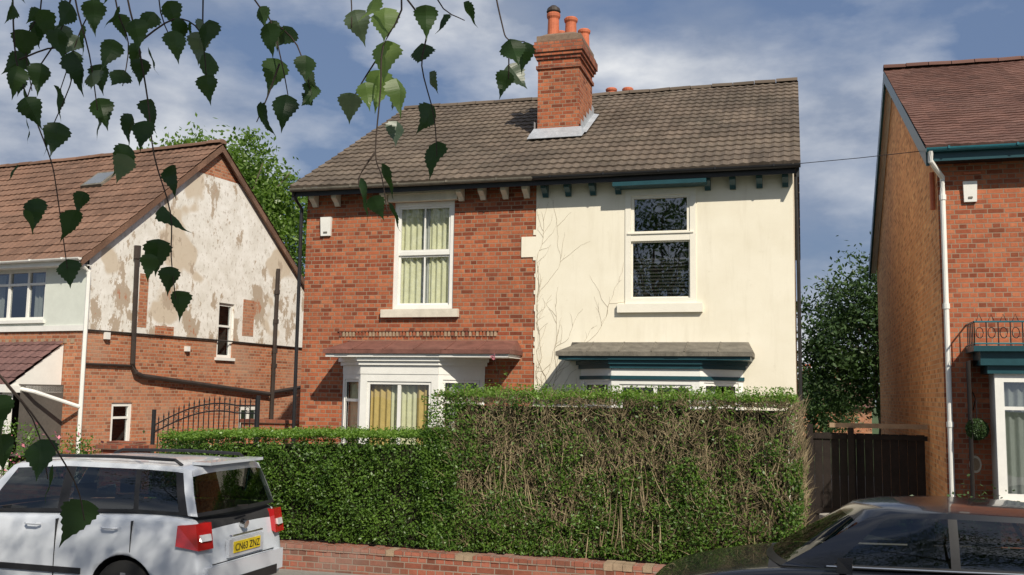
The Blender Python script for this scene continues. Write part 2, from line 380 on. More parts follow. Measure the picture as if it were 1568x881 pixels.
# ================================================================== GROUND
g=MB(); g.poly([(-300,-300,-.004),(300,-300,-.004),(300,300,-.004),(-300,300,-.004)],'grass'); g.build('ground')
g=MB(); g.poly([(-150,-14.3,0),(150,-14.3,0),(150,-6.5,0),(-150,-6.5,0)],'asphalt'); g.build('road')
g=MB(); g.box(-150,150,-6.38,-5.26,-.1,.12,'paving')
for i in range(-60,60): g.box(i*.9,i*.9+.893,-6.5,-6.382,-.1,.123,'kerb')
g.build('pavement')
g=MB(); g.box(-150,150,-18.6,-14.42,-.1,.12,'paving')
for i in range(-60,60): g.box(i*.9,i*.9+.893,-14.418,-14.3,-.1,.123,'kerb')
g.build('pavement')
g=MB(); g.box(-4.6,4.6,-5.0,0.3,-.1,.3,'soil'); g.box(4.62,6.6,-5,14,-.1,.16,'concrete'); g.box(-9.9,-4.62,-5,12,-.1,.2,'concrete')
g.box(6.62,16,-5,0,-.1,.25,'soil'); g.box(-20,-9.92,-5,1.2,-.1,.22,'soil'); g.build('front_gardens')
# ================================================================== MAIN HOUSE
H=empty('semi_detached_house')
F=Pl((0,0,0),(1,0,0),(0,1,0))
X0,X1,ZE=-4.60,4.45,6.2
mb=MB()
wl=(-2.77,-1.57,3.93,5.95); wr=(1.66,2.80,3.98,5.98)
bl=(-3.6,-1.0,0.9,2.95); br=(1.0,3.4,0.9,2.95)
wall(mb,F,X0,0,0.1,ZE,[wl,bl],'brick',0,.13)
wall(mb,F,0.0,X1,0.1,ZE,[wr,br],'cream',-.022,.10)
mb.poly([(0,0,.1),(0,-.022,.1),(0,-.022,ZE),(0,0,ZE)],'cream')
mb.box(-.27,-.0005,-.021,0,4.85,5.22,'cream')
z=.2
while z<5.9:
    w_=random.choice((0,.0,.03,.05,.02))
    if w_: mb.box(-w_,-.0004,-.019,0,z,z+random.uniform(.06,.16),'cream')
    z+=.153
RZ,RY,EY,BY,BZ=9.36,5.1,-.36,10.4,6.1
for x,mt in ((X0,'brick'),(X1,'cream')):
    mb.poly([(x,0,.1),(x,10.1,.1),(x,10.1,BZ),(x,RY,RZ-.12),(x,0,ZE)],mt)
mb.poly([(X0,10.1,.1),(X1,10.1,.1),(X1,10.1,BZ),(X0,10.1,BZ)],'brick')
mb.build('walls',H)
mb=MB()
x0,x1=-4.76,4.58
fl=math.hypot(RY-EY,RZ-6.27); fv=V3((0,RY-EY,RZ-6.27)).normalized()
tile_roof(mb,(x0,EY-.04,6.25),(1,0,0),fv,x1-x0,fl,'tile',.165,.315,.018,.026,5)
bl_=math.hypot(BY-RY,RZ-BZ); bv=V3((0,RY-BY,RZ-BZ)).normalized()
tile_roof(mb,(x0,BY,BZ),(1,0,0),bv,x1-x0,bl_,'tile',nu=2)
ridge(mb,(x0,RY,RZ+.0),(x1,RY,RZ+.0),'tile',.10)
for x,w in ((x0+.01,.05),(x1-.07,.05)):
    for (ya,za,yb,zb) in ((EY,6.22,RY,RZ-.03),(BY,BZ-.03,RY,RZ-.03)):
        mb.hexa([(x,ya,za-.2),(x+w,ya,za-.2),(x+w,ya,za),(x,ya,za),(x,yb,zb-.2),(x+w,yb,zb-.2),(x+w,yb,zb),(x,yb,zb)],'blackm')
mb.box(x0+.05,x1-.1,EY+.02,0,6.16,6.19,'blackm')
mb.build('roof',H)
mb=MB()
def gutter(mb,x0,x1,y,z,mat,r=.06):
    n=8
    pr=[(y-r*cos(pi*k/n),z-r*sin(pi*k/n)) for k in range(n+1)]
    for k in range(n):
        mb.poly([(x0,*pr[k]),(x1,*pr[k]),(x1,*pr[k+1]),(x0,*pr[k+1])],mat)
        mb.poly([(x0,pr[k][0],pr[k][1]+.0),(x0,pr[k+1][0],pr[k+1][1]),(x0,y,z)],mat); mb.poly([(x1,pr[k][0],pr[k][1]),(x1,pr[k+1][0],pr[k+1][1]),(x1,y,z)],mat)
    xx=x0+.3
    while xx<x1:
        mb.box(xx,xx+.03,y-r-.012,y+r,z-.03,z+.012,mat); xx+=.95
gutter(mb,x0+.02,0.02,EY-.06,6.22,'canopyG'); gutter(mb,.04,x1,EY-.06,6.22,'black')
mb.box(x0+.06,0,EY+.0,EY+.02,6.08,6.2,'blackm'); mb.box(0.001,x1-.08,EY,EY+.02,6.08,6.2,'black')
mb.box(1.45,3.05,EY-.012,-.03,6.0,6.07,'teal')
def bracket(x,mat):
    w=.10
    P=[(0,5.92),(-.05,5.92),(-.10,5.98),(-.22,6.05),(-.24,6.15),(0,6.15)]
    for xx in (x,x+w): mb.poly([(xx,a-.022,z) for a,z in P],mat)
    for i in range(len(P)):
        a,b=P[i],P[(i+1)%len(P)]
        mb.poly([(x,a[0]-.022,a[1]),(x+w,a[0]-.022,a[1]),(x+w,b[0]-.022,b[1]),(x,b[0]-.022,b[1])],mat)
for x in (-4.45,-3.98,-2.98,-1.47,-1.05,-.62,-.22): bracket(x,'offwhite')
for x in (.13,.55,1.0,1.45,3.0,3.42,3.86,4.28): bracket(x,'teal')
mb.box(-2.86,-1.49,-.12,-.002,5.95,6.08,'offwhite'); mb.box(-2.9,-1.42,-.17,-.002,6.081,6.14,'offwhite')
mb.tube([(-4.70,-.42,6.18),(-4.70,-.3,6.05),(-4.68,-.08,5.9),(-4.68,-.06,0.3)],.035,'black',8)
mb.tube([(4.5,.25,6.15),(4.52,.25,4.6),(4.52,.3,.3)],.03,'black',8)
mb.build('gutters_and_brackets',H)
mb=MB()
a0,a1,z0,z1=wl
frame(mb,F,a0,a1,z0,z1,.085,.03,.12,'white')
zm=4.98
fbox(mb,F,a0+.086,a1-.086,zm-.03,zm+.035,.045,.1,'white')
for (za,zb,d) in ((zm+.036,z1-.086,.05),(z0+.086,zm-.031,.075)):
    frame(mb,F,a0+.087,a1-.087,za,zb,.035,d,d+.04,'white')
    fbox(mb,F,(a0+a1)/2-.012,(a0+a1)/2+.012,za+.036,zb-.036,d+.002,d+.03,'white')
    pane(mb,F,a0+.12,a1-.12,za+.03,zb-.03,d+.02)
curtain(mb,F,a0+.06,a0+.50,z0+.02,z1-.02,.16,'curtain'); curtain(mb,F,a0+.66,a1-.06,z0+.02,z1-.02,.16,'curtain'); curtain(mb,F,a0+.5,a0+.66,z0+.02,z1-.02,.2,'net')
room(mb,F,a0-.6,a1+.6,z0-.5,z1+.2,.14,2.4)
fbox(mb,F,a0-.19,a1+.13,z0-.15,z0-.002,-.09,.13,'offwhite')
mb.build('upper_sash_window',H)
mb=MB()
a0,a1,z0,z1=wr
frame(mb,F,a0-.04,a1+.04,z0-.0,z1+.0,.10,-.04,.09,'upvc')
fbox(mb,F,a0+.061,a1-.061,5.08,5.2,-.035,.085,'upvc')
frame(mb,F,a0+.062,a1-.062,5.201,z1-.101,.05,-.02,.05,'upvc'); frame(mb,F,a0+.062,a1-.062,z0+.101,5.079,.025,.01,.06,'upvc')
fbox(mb,F,a0-.0,a1+.0,5.2,5.225,-.06,-.036,'upvc')
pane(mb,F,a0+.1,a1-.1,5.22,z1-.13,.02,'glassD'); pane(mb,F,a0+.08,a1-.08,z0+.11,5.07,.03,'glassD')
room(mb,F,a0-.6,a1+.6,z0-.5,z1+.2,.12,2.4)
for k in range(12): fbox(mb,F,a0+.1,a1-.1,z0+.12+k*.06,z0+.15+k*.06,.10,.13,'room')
fbox(mb,F,a0+.2,a0+.3,z0+.1,z0+.34,.2,.3,'net')
fbox(mb,F,a0-.17,a1+.15,z0-.15,z0-.002,-.10,.1,'upvc')
mb.build('upper_casement_window',H)
def bay(name,xc0,xc1,dep,matcanopy,cnx,cnz,trim,left):
    """canted bay: front from xc0..xc1 at y=-dep, canted back to the wall"""
    mb=MB(); matw='white'
    pts=[V3((xc0-dep,-.022,0)),V3((xc0,-dep,0)),V3((xc1,-dep,0)),V3((xc1+dep,-.022,0))]
    for i in range(3):
        a,b=pts[i],pts[i+1]; ln=(b-a).length; sd=(b-a).normalized(); inn=V3((-sd.y,sd.x,0))
        f=Pl(a,sd,inn)
        zt,zb=2.72,1.12
        mb.poly([f(0,.1),f(ln,.1),f(ln,zb),f(0,zb)],'brick')
        fbox(mb,f,-.04,ln+.04,zb-.1,zb-.003,-.06,.1,'offwhite')
        fbox(mb,f,0.0,ln,zt,cnz,-.01 if i==1 else -.008,.06,matw)
        fbox(mb,f,-.02,ln+.02,cnz-.12,cnz-.05,-.05,-.012,trim)
        fbox(mb,f,-.035,ln+.035,cnz-.05,cnz+.02,-.09,-.011,trim)
        if not left: fbox(mb,f,-.01,ln+.01,cnz-.30,cnz-.24,-.03,-.012,trim)
        t=.13 if i==1 else .09
        frame(mb,f,0.0,ln,zb,zt,t,0,.08,matw)
        i0,i1=t+.002,ln-t-.002
        frame(mb,f,i0,i1,zb+t+.002,zt-t-.002,.05,.02,.06,'white')
        # dark glazing gaskets
        frame(mb,f,i0+.051,i1-.051,zb+t+.053,zt-t-.053,.008,.03,.05,'blackm')
        if i==1: fbox(mb,f,ln/2-.03,ln/2+.03,zb+t+.062,zt-t-.062,.022,.06,matw)
        if i!=1: fbox(mb,f,i0+.060,i1-.060,zt-.5,zt-.45,.022,.06,matw)
        pane(mb,f,i0+.04,i1-.04,zb+t+.04,zt-t-.04,.045)
        if left:
            if i==1:
                curtain(mb,f,t+.02,ln*.36,zb,zt,.13,'curtainY'); curtain(mb,f,ln*.7,ln-t,zb,zt,.13,'curtainY'); curtain(mb,f,ln*.36,ln*.7,zb,zt,.17,'curtain')
            elif i==2: curtain(mb,f,ln*.3,ln*.8,zb,zt,.13,'net')
            else: curtain(mb,f,t,ln-t,zb,zt,.13,'curtain')
        elif i!=1: curtain(mb,f,t,ln*.5,zb,zt,.13,'net')
    A,B=cnx; yf=-dep-.18; zf=cnz+.02
    lo=[(A,-.0,zf+.13),(A+.0,yf,zf+.13),(B,yf,zf+.13),(B,-.0,zf+.13)]
    tp=[(A+.1,-.02,zf+.33),(A+.3,yf*.35,zf+.31),(B-.3,yf*.35,zf+.31),(B-.1,-.02,zf+.33)]
    mb.poly([lo[0],lo[1],tp[1],tp[0]],matcanopy); mb.poly([lo[1],lo[2],tp[2],tp[1]],matcanopy); mb.poly([lo[2],lo[3],tp[3],tp[2]],matcanopy); mb.poly(tp,matcanopy)
    nb=14
    for k in range(nb):
        xa=A+(B-A)*k/nb; mb.box(xa,A+(B-A)*(k+1)/nb-.002,yf+random.uniform(-.006,.006),-.001,zf+.06,zf+.129,matcanopy)
    for k in range(1,6):
        xx=A+(B-A)*k/6; mb.tube([(xx,yf-.002,zf+.137),(min(max(xx,A+.32),B-.32),yf*.35,zf+.315)],.012,matcanopy,5)
    mb.box(A+.04,B-.04,yf+.04,-.001,zf,zf+.059,'white' if left else 'teal')
    room(mb,F,xc0-dep+.05,xc1+dep-.05,.9,2.95,.05,3.0)
    mb.build(name,H)
bay('left_bay_window',-3.06,-1.57,.65,'canopyR',(-3.74,-.22),3.0,'white',True)
bay('right_bay_window',1.50,2.95,.65,'canopyG',(.58,3.80),2.97,'teal',False)
mb=MB()
for k in range(46): mb.box(-3.82+k*.068,-3.82+k*.068+.045,-.022,-.001,3.43,3.52,random.choice(('stonebr','brick','brickD','stonebr')))
mb.box(-3.85,-.68,-.03,-.001,3.521,3.55,'brickD')
mb.build('dentil_course',H)
def alarm(x,y,z,p,w=.2,h=.3):
    mb=MB()
    mb.hexa([(x+.01,y-.05,z),(x+w-.01,y-.05,z),(x+w-.01,y-.001,z),(x+.01,y-.001,z),(x,y-.07,z+h),(x+w,y-.07,z+h),(x+w,y-.001,z+h),(x,y-.001,z+h)],'white')
    mb.box(x+.07,x+w-.07,y-.064,y-.06,z+.05,z+.08,'canopyG')
    return mb.build('alarm_box',p,False,.008)
alarm(-4.28,0,5.36,H,.22,.36)
# chimney
mb=MB()
cx0,cx1,cy0,cy1=-.53,.33,1.95,3.25
def band(o,z0,z1,mt='brickD'): mb.box(cx0-o,cx1+o,cy0-o,cy1+o,z0,z1,mt)
band(.05,7.0,7.75); band(0,7.751,9.0,'brick'); band(.035,9.001,9.07); band(.0,9.071,9.2,'brick'); band(.035,9.201,9.27); band(.07,9.271,9.34); band(.10,9.341,9.5); band(.07,9.501,9.57); band(.03,9.571,9.70,'mortarcap')
mb.hexa([(cx0,cy0,9.701),(cx1,cy0,9.701),(cx1,cy1,9.701),(cx0,cy1,9.701),(cx0+.15,cy0+.15,9.8),(cx1-.15,cy0+.15,9.8),(cx1-.15,cy1-.15,9.8),(cx0+.15,cy1-.15,9.8)],'mortarcap')
pp=[(.15,0),(.14,.05),(.125,.08),(.115,.38),(.14,.42),(.145,.47),(.12,.5),(.10,.5),(.09,.2)]
mb.lathe((cx0+.24,cy0+.3,9.72),[(r,z*1.15) for r,z in pp],'terra'); mb.lathe((cx1-.26,cy0+.35,9.7),[(r,z*.95) for r,z in pp],'terra')
mb.lathe((cx1-.12,cy1-.3,9.7),[(r*.95,z*.9) for r,z in pp],'terra'); mb.lathe((cx0+.22,cy1-.3,9.7),[(r*.95,z*.9) for r,z in pp],'terra')
mb.lathe((cx0+.24,cy0+.3,10.29),[(.13,0),(.15,.03),(.13,.1),(.06,.16),(0,.17)],'pipe')
sl=(RZ-6.27)/(RY-EY)
def rz(y): return 6.27+(y-EY)*sl+.075
mb.hexa([(cx0-.13,cy0-.3,rz(cy0-.3)),(cx1+.13,cy0-.3,rz(cy0-.3)),(cx1+.13,cy0-.04,rz(cy0-.04)),(cx0-.13,cy0-.04,rz(cy0-.04))]+[(cx0-.13,cy0-.3,rz(cy0-.3)+.012),(cx1+.13,cy0-.3,rz(cy0-.3)+.012),(cx1+.06,cy0-.055,rz(cy0)+.1),(cx0-.06,cy0-.055,rz(cy0)+.1)],'lead')
ny=5
for k in range(ny):
    ya=cy0-.06+k*(cy1-cy0)/ny; yb=ya+(cy1-cy0)/ny
    for xs,xd in ((cx1+.05,.1),(cx0-.05,-.1)):
        mb.poly([(xs+xd*.06,ya,rz(ya)-.02),(xs+xd*.06,yb,rz(yb)-.02),(xs+xd*.06,yb,rz(yb)+.14),(xs+xd*.06,ya,rz(yb)+.14)],'lead')
        mb.poly([(xs,ya,rz(ya)+.02),(xs,yb,rz(yb)+.02),(xs+xd*1.2,yb,rz(yb)),(xs+xd*1.2,ya,rz(ya))],'lead')
mb.build('chimney',H)
mb=MB(); mb.box(-.1,.8,6.2,7.4,8.2,9.62,'brickD'); mb.lathe((.12,6.6,9.6),[(r,z*.8) for r,z in pp],'terra'); mb.lathe((.48,6.9,9.6),[(r,z*.95) for r,z in pp],'terra')
mb.build('rear_chimney',H)
mb=MB()
def creep(p,ang,ln,r,dep):
    pts=[p]; x,z=p
    for i in range(int(ln/.06)):
        ang+=random.gauss(0,.2); ang*=.93
        x+=sin(ang)*.06; z+=cos(ang)*.06
        if x<.02: x=.02+random.random()*.02; ang=abs(ang)
        if z>5.95 or z<2.3: break
        pts.append((x,z))
        if dep<3 and random.random()<.3:
            creep((x,z),ang+random.choice((-1,1))*random.uniform(.3,.9),ln*random.uniform(.10,.28),r*.7,dep+1)
    if len(pts)>2: mb.tube([(a,-.024-r,b) for a,b in pts],r,'stem',4,r*.4)
for (x,z,l) in ((.1,2.35,3.3),(.22,2.35,2.6),(.32,2.35,1.7),(.5,2.35,.7),(.14,2.4,1.8),(.7,2.35,.4),(.05,4.2,1.7),(.2,2.35,1.2)): creep((x,z),random.uniform(-.1,.05),l,.0032,0)
mb.build('dead_creeper')
ro=empty('climbing_rose'); mb=MB(); mb.tube([(-.45,-.5,.4),(-.5,-.3,1.5),(-.42,-.5,2.4),(-.5,-.8,3.0)],.012,'bkbirch',5,.005); mb.build('stems',ro)
leaves('leaves',[V3((-.5+random.gauss(0,.11),-.5+random.gauss(0,.12),random.uniform(1.8,2.9))) for _ in range(70)],.05,'leafH',ro)
leaves('flowers',[V3((-.5,-.85,3.03))+V3((random.gauss(0,.025),random.gauss(0,.03),random.gauss(0,.025))) for _ in range(40)],.035,'pink',ro)
# ================================================================== LEFT HOUSE
HL=empty('gabled_house',(-10.05,.55,0),radians(-7.6))
FL=Pl((0,0,0),(1,0,0),(0,1,0)); SL=Pl((0,0,0),(0,1,0),(-1,0,0))
mb=MB()
sw=(4.14,4.72,3.2,4.58); sw2=(.86,1.46,1.14,2.08); sw3=(5.1,5.95,1.1,2.0)
D=7.72
wall(mb,SL,0,D,.1,3.60,[sw,sw2,sw3],'brickL',0,.1)
wall(mb,SL,0,D,3.60,5.25,[sw],'peel',-.02,.1)
mb.poly([SL(0,3.6,-.02),SL(D,3.6,-.02),SL(D,3.6,0),SL(0,3.6,0)],'peel')
AP=8.5
mb.poly([SL(0,5.25,-.02),SL(D,5.25,-.02),SL(D-3.86*.76,5.25+(AP-5.25)*.76,-.02),SL(3.86*.76,5.25+(AP-5.25)*.76,-.02)],'peel')
mb.poly([SL(3.86*.76,5.25+(AP-5.25)*.76,0),SL(D-3.86*.76,5.25+(AP-5.25)*.76,0),SL(3.86,AP,0)],'brickL')
for a,b,z0,z1 in ((1.45,1.72,3.78,5.0),(5.06,5.5,3.8,4.75),(2.0,2.6,3.6,3.85)):
    fbox(mb,SL,a,b,z0,z1,-.026,0,'brickL')
ow=(-3.6,-1.22,3.85,4.98)
wall(mb,FL,-9,0,.1,3.60,[],'brickL'); wall(mb,FL,-9,0,3.6,5.25,[ow],'greenrender',-.02,.1)
fbox(mb,FL,-9,.02,3.6,3.72,-.05,-.021,'white')
for k in range(22): fbox(mb,FL,-5+k*.22,-5+k*.22+.11,3.34,3.44,-.012,-.001,'stonebr')
mb.poly([(0,D,.1),(-9,D,.1),(-9,D,5.25),(0,D,5.25)],'brickL'); mb.poly([(-9,0,.1),(-9,D,.1),(-9,D,5.25),(-9,D/2,AP),(-9,0,5.25)],'brickL')
mb.build('walls',HL)
mb=MB()
rl=math.hypot(D/2+.3,AP-5.0); v=V3((0,D/2+.3,AP+.05-5.05)).normalized()
tile_roof(mb,(-9.3,-.3,5.1),(1,0,0),v,9.45,rl,'tileB',.2,.32,.016,.022,5)
v=V3((0,-(D/2+.3),AP-5.0)).normalized()
tile_roof(mb,(-9.3,D+.3,5.1),(1,0,0),v,9.45,rl,'tileB',.3,.33,nu=2)
ridge(mb,(-9.3,D/2,AP+.1),(.16,D/2,AP+.1),'tileB',.11)
for (ya,yb) in ((-.3,D/2),(D+.3,D/2)):
    mb.hexa([(.08,ya,4.95),(.14,ya,4.95),(.14,ya,5.12),(.08,ya,5.12),(.08,yb,AP-.12),(.14,yb,AP-.12),(.14,yb,AP+.05),(.08,yb,AP+.05)],'tileB')
mb.box(-9.2,.08,-.28,0,4.98,5.0,'white'); mb.box(-9.2,.09,-.30,-.28,4.98,5.12,'white')
gutter(mb,-9.2,.14,-.37,5.12,'white',.055)
O=V3((-3.0,-.3,5.1)); v=V3((0,D/2+.3,AP+.05-5.05)).normalized(); n=V3((1,0,0)).cross(v)
def rp(a,b,h): return O+V3((1,0,0))*a+v*b+n*h
mb.hexa([rp(0,3.5,.02),rp(.7,3.5,.02),rp(.7,4.2,.02),rp(0,4.2,.02),rp(0,3.5,.09),rp(.7,3.5,.09),rp(.7,4.2,.09),rp(0,4.2,.09)],'canopyG')
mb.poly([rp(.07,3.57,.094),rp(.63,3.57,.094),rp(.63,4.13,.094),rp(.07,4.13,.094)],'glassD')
mb.build('roof',HL)
mb=MB()
def win(mb,f,o,t=.06,mull=(),tr=(),g='glassD',fm='white',d0=.03):
    a0,a1,z0,z1=o
    frame(mb,f,a0,a1,z0,z1,t,d0,d0+.07,fm)
    for m in mull: fbox(mb,f,m-.03,m+.03,z0+t,z1-t,d0+.002,d0+.07,fm)
    for m in tr: fbox(mb,f,a0+t,a1-t,m-.025,m+.025,d0+.004,d0+.07,fm)
    pane(mb,f,a0+t*.8,a1-t*.8,z0+t*.8,z1-t*.8,d0+.04,g)
    room(mb,f,a0-.3,a1+.3,z0-.2,z1+.2,d0+.1,1.5)
win(mb,SL,sw,.07,(),(4.0,)); win(mb,SL,sw2,.08,(),(1.75,)); win(mb,SL,sw3,.12,(5.52,),())
win(mb,FL,ow,.07,(-3.0,-2.4,-1.8),(4.65,))
fbox(mb,SL,sw[0]-.06,sw[1]+.06,sw[2]-.07,sw[2]-.001,-.07,.1,'white')
fbox(mb,FL,ow[0]-.06,ow[1]+.06,ow[2]-.07,ow[2]-.001,-.08,.1,'white')
curtain(mb,FL,-1.75,-1.5,3.9,4.9,.2,'net'); curtain(mb,FL,-2.95,-2.75,3.9,4.9,.2,'net')
mb.build('windows',HL)
mb=MB()
def sp(a,z,d=-.1): return SL(a,z,d)
mb.tube([sp(1.25,5.55),sp(1.28,4.0),sp(1.3,2.95),sp(1.4,2.75),sp(1.6,2.68),sp(6.2,2.3)],.055,'pipe',8)
mb.tube([sp(1.25,5.3,-.1),sp(1.25,5.6,-.1)],.075,'pipe',8)
mb.tube([sp(6.35,5.7),sp(6.33,3.5),sp(6.3,.4)],.055,'pipe',8)
for z in (5.0,4.2,3.4,3.0): mb.tube([sp(6.34,z),sp(6.34,z+.12)],.075,'pipe',8)
mb.tube([sp(6.3,2.35),sp(7.6,2.5)],.05,'pipe',8)
mb.tube([sp(.0,3.62,-.04),sp(3.9,3.63,-.04),sp(7.7,3.6,-.04)],.018,'pipe',5)
mb.tube([sp(-.0,2.9,-.05),sp(1.3,2.9,-.05)],.03,'pipe',6)
mb.tube([(.02,-.37,5.1),(.06,-.2,4.95),(.09,-.06,4.85),(.09,-.06,.4)],.045,'white',8)
mb.tube([(-.9,-1.3,2.45),(-.3,-.9,2.3),(.09,-.1,2.0)],.04,'white',8)
fbox(mb,SL,.5,.62,3.45,3.6,-.1,-.02,'white'); fbox(mb,SL,3.0,3.1,3.3,3.42,-.1,-.001,'white')
mb.build('pipes',HL)
mb=MB()
v=V3((0,1.35,.95)).normalized()
tile_roof(mb,(-7,-1.4,2.42),(1,0,0),v,6.5,1.65,'tileP',.22,.25,.02,.02)
mb.poly([(-.56,-1.3,2.4),(-.56,-.02,2.4),(-.56,-.02,3.33)],'white')
mb.box(-7,-.5,-1.42,-1.38,2.28,2.44,'white'); mb.box(-7,-.5,-1.38,-.02,2.28,2.3,'white')
fbox(mb,FL,-.62,-.5,2.3,2.42,-1.37,-.021,'white')
FP=Pl((0,-1.2,0),(1,0,0),(0,1,0))
win(mb,FP,(-1.75,-.8,1.2,2.25),.08,(-1.28,),(1.95,),fm='white'); win(mb,FP,(-3.2,-1.9,.3,2.25),.09,(-2.55,),(1.9,))
mb.box(-4,-.8,-1.2,-1.1,.2,1.19,'brickL'); mb.box(-.79,-.6,-1.25,-1.15,.2,2.28,'white')
mb.build('porch',HL)
# ================================================================== RIGHT HOUSE
HR=empty('brick_house',(6.63,-.5,0))
mb=MB()
FR=Pl((0,0,0),(1,0,0),(0,1,0))
wall(mb,FR,0,8,.1,6.2,[(.75,3.5,.9,2.75),(2.0,3.2,3.9,5.7)],'brickR',0,.12)
ry,rzz,dd=6.5,9.75,12.6
mb.poly([(0,0,.1),(0,dd,.1),(0,dd,6.1),(0,ry,rzz-.1),(0,0,6.2)],'brickS')
mb.poly([(8,0,.1),(8,dd,.1),(8,dd,6.1),(8,ry,rzz-.1),(8,0,6.2)],'brickR'); mb.poly([(0,dd,.1),(8,dd,.1),(8,dd,6.1),(0,dd,6.1)],'brickR')
mb.build('walls',HR)
mb=MB()
e0=-.38; v=V3((0,ry-e0,rzz-6.28))
tile_roof(mb,(-.2,e0,6.28),(1,0,0),v.normalized(),8.4,v.length,'tileR',.2,.2,.010,.018,4)
v2=V3((0,-(dd+.3-ry),rzz-6.1)); tile_roof(mb,(-.2,dd+.3,6.1),(1,0,0),v2.normalized(),8.4,v2.length,'tileR',.3,.3,.012,.018,2)
ridge(mb,(-.2,ry,rzz+.02),(8.2,ry,rzz+.02),'tileR',.11)
for (ya,za) in ((e0,6.22),(dd+.3,6.04)):
    mb.hexa([(-.2,ya,za-.24),(-.15,ya,za-.24),(-.15,ya,za+.03),(-.2,ya,za+.03),(-.2,ry,rzz-.28),(-.15,ry,rzz-.28),(-.15,ry,rzz-.0),(-.2,ry,rzz-.0)],'teal')
    mb.poly([(-.15,ya,za-.1),(0,ya,za-.1),(0,ry,rzz-.14),(-.15,ry,rzz-.14)],'white')
mb.box(-.1,8,e0+.03,0,6.08,6.1,'black'); mb.box(-.16,8,e0,e0+.03,6.05,6.26,'teal')
gutter(mb,-.2,8,e0-.065,6.24,'tealL')
mb.build('roof',HR)
mb=MB()
mb.tube([(-.14,-.45,6.2),(-.14,-.4,6.05),(.06,-.1,5.85),(.06,-.07,5.6),(.06,-.07,.3)],.04,'white',10)
for z in (5.5,3.8,2.0): mb.tube([(.06,-.07,z),(.06,-.07,z+.08)],.052,'white',10)
mb.tube([(-.05,.2,6.0),(-.05,.2,5.4)],.04,'terra',8)
mb.box(.38,.62,-.04,-.001,5.9,5.93,'terra')
mb.build('downpipe',HR)
alarm(.36,0,5.46,HR,.2,.32)
mb=MB()
mb.box(.32,4,-.75,-.001,3.12,3.2,'teal'); mb.box(.42,4,-.65,-.001,2.92,3.119,'teal'); mb.box(.52,4,-.58,-.001,2.8,2.919,'teal')
mb.tube([(.34,-.72,3.55),(4,-.72,3.55)],.014,'tealL',6); mb.tube([(.34,-.72,3.23),(4,-.72,3.23)],.012,'tealL',6)
mb.tube([(.34,-.72,3.55),(.34,-.0,3.55)],.014,'tealL',6); mb.tube([(.34,-.72,3.23),(.34,-.0,3.23)],.012,'tealL',6)
x=.34
while x<4:
    mb.tube([(x,-.72,3.2),(x,-.72,3.56)],.009,'black',5)
    mb.tube([(x+.07+.05*cos(t*.7),-.72,3.39+.08*sin(t*.7)) for t in range(10)],.007,'black',5)
    mb.tube([(x+.03,-.72,3.56),(x+.07,-.72,3.66),(x+.11,-.72,3.56)],.006,'black',4)
    x+=.16
for k in range(5): mb.tube([(.34,-.72+k*.15,3.2),(.34,-.72+k*.15,3.56)],.009,'black',5)
f=Pl((.62,-.55,0),(1,0,0),(0,1,0))
win(mb,f,(0,1.4,.95,2.8),.12,(.7,),(2.3,)); win(mb,f,(1.41,2.9,.95,2.8),.12,(2.1,),(2.3,))
curtain(mb,f,.1,1.3,1.0,2.7,.15,'net')
mb.box(.62,3.6,-.55,-.0,.1,.94,'brickR'); mb.box(.55,3.6,-.62,-.551,.88,.97,'offwhite')
mb.box(.63,.70,-.47,-.0,.95,2.8,'white')
mb.build('bay_and_balcony',HR)
mb=MB()
for r_,d_,mt in ((1,0,'offwhite'),(.72,.012,'stonebr')):
    n=20; mb.poly([(.40+.085*r_*cos(2*pi*k/n),-.02-d_,1.45+.13*r_*sin(2*pi*k/n)) for k in range(n)],mt)
n=20
for k in range(n):
    a,b=2*pi*k/n,2*pi*(k+1)/n
    mb.poly([(.40+.085*cos(a),-.02,1.45+.13*sin(a)),(.40+.085*cos(b),-.02,1.45+.13*sin(b)),(.40+.085*cos(b),0,1.45+.13*sin(b)),(.40+.085*cos(a),0,1.45+.13*sin(a))],'offwhite')
mb.build('oval_plaque',HR)
tp=empty('hanging_topiary_ball'); mb=MB()
bx,by,bz=6.63+.40,-.5-.28,1.98
mb.tube([(bx,-.5,bz+.55),(bx,-.62,bz+.5),(bx,by,bz+.42),(bx,by,bz+.1)],.008,'black',5); mb.tube([(bx,-.5,bz+.28),(bx,-.64,bz+.4),(bx,by+.05,bz+.44)],.008,'black',5)
mb.lathe((bx,by,bz),[(0,-.14),(.1,-.1),(.14,0),(.1,.1),(0,.14)],'core',12); mb.build('bracket',tp)
pl=[]
for _ in range(2600):
    d=V3((random.gauss(0,1),random.gauss(0,1),random.gauss(0,1))).normalized(); pl.append(V3((bx,by,bz))+d*random.uniform(.135,.16))
leaves('foliage',pl,.03,'leafD',tp)
HD=empty('distant_house',(5.6,46,0)); mb=MB()
mb.box(-5,3,0,7,-2,2.0,'brickL')
tile_roof(mb,(-5.2,-.3,1.9),(1,0,0),(0,3.8,1.6),8.4,4.2,'tileR',.3,.3,nu=2); tile_roof(mb,(-5.2,7.3,1.9),(1,0,0),(0,-3.8,1.6),8.4,4.2,'tileR',.3,.3,nu=2)
mb.box(-1.0,-.3,3.2,3.9,3,4.1,'brickR'); mb.lathe((-.8,3.4,4.1),pp,'terra'); mb.lathe((-.5,3.6,4.1),pp,'terra')
mb.box(1.0,1.6,3.2,3.9,3,4.0,'brickR'); mb.lathe((1.3,3.4,4.0),pp,'terra')
mb.build('house_shell',HD)
mb=MB()
x=4.6
while x<6.55:
    mb.box(x,x+.135,1.5,1.53,.16,1.80+random.uniform(-.01,.01),'fence'); x+=.14
mb.box(4.6,6.6,1.47,1.5,1.7,1.78,'fence'); mb.box(4.6,6.6,1.47,1.5,.4,.5,'fence')
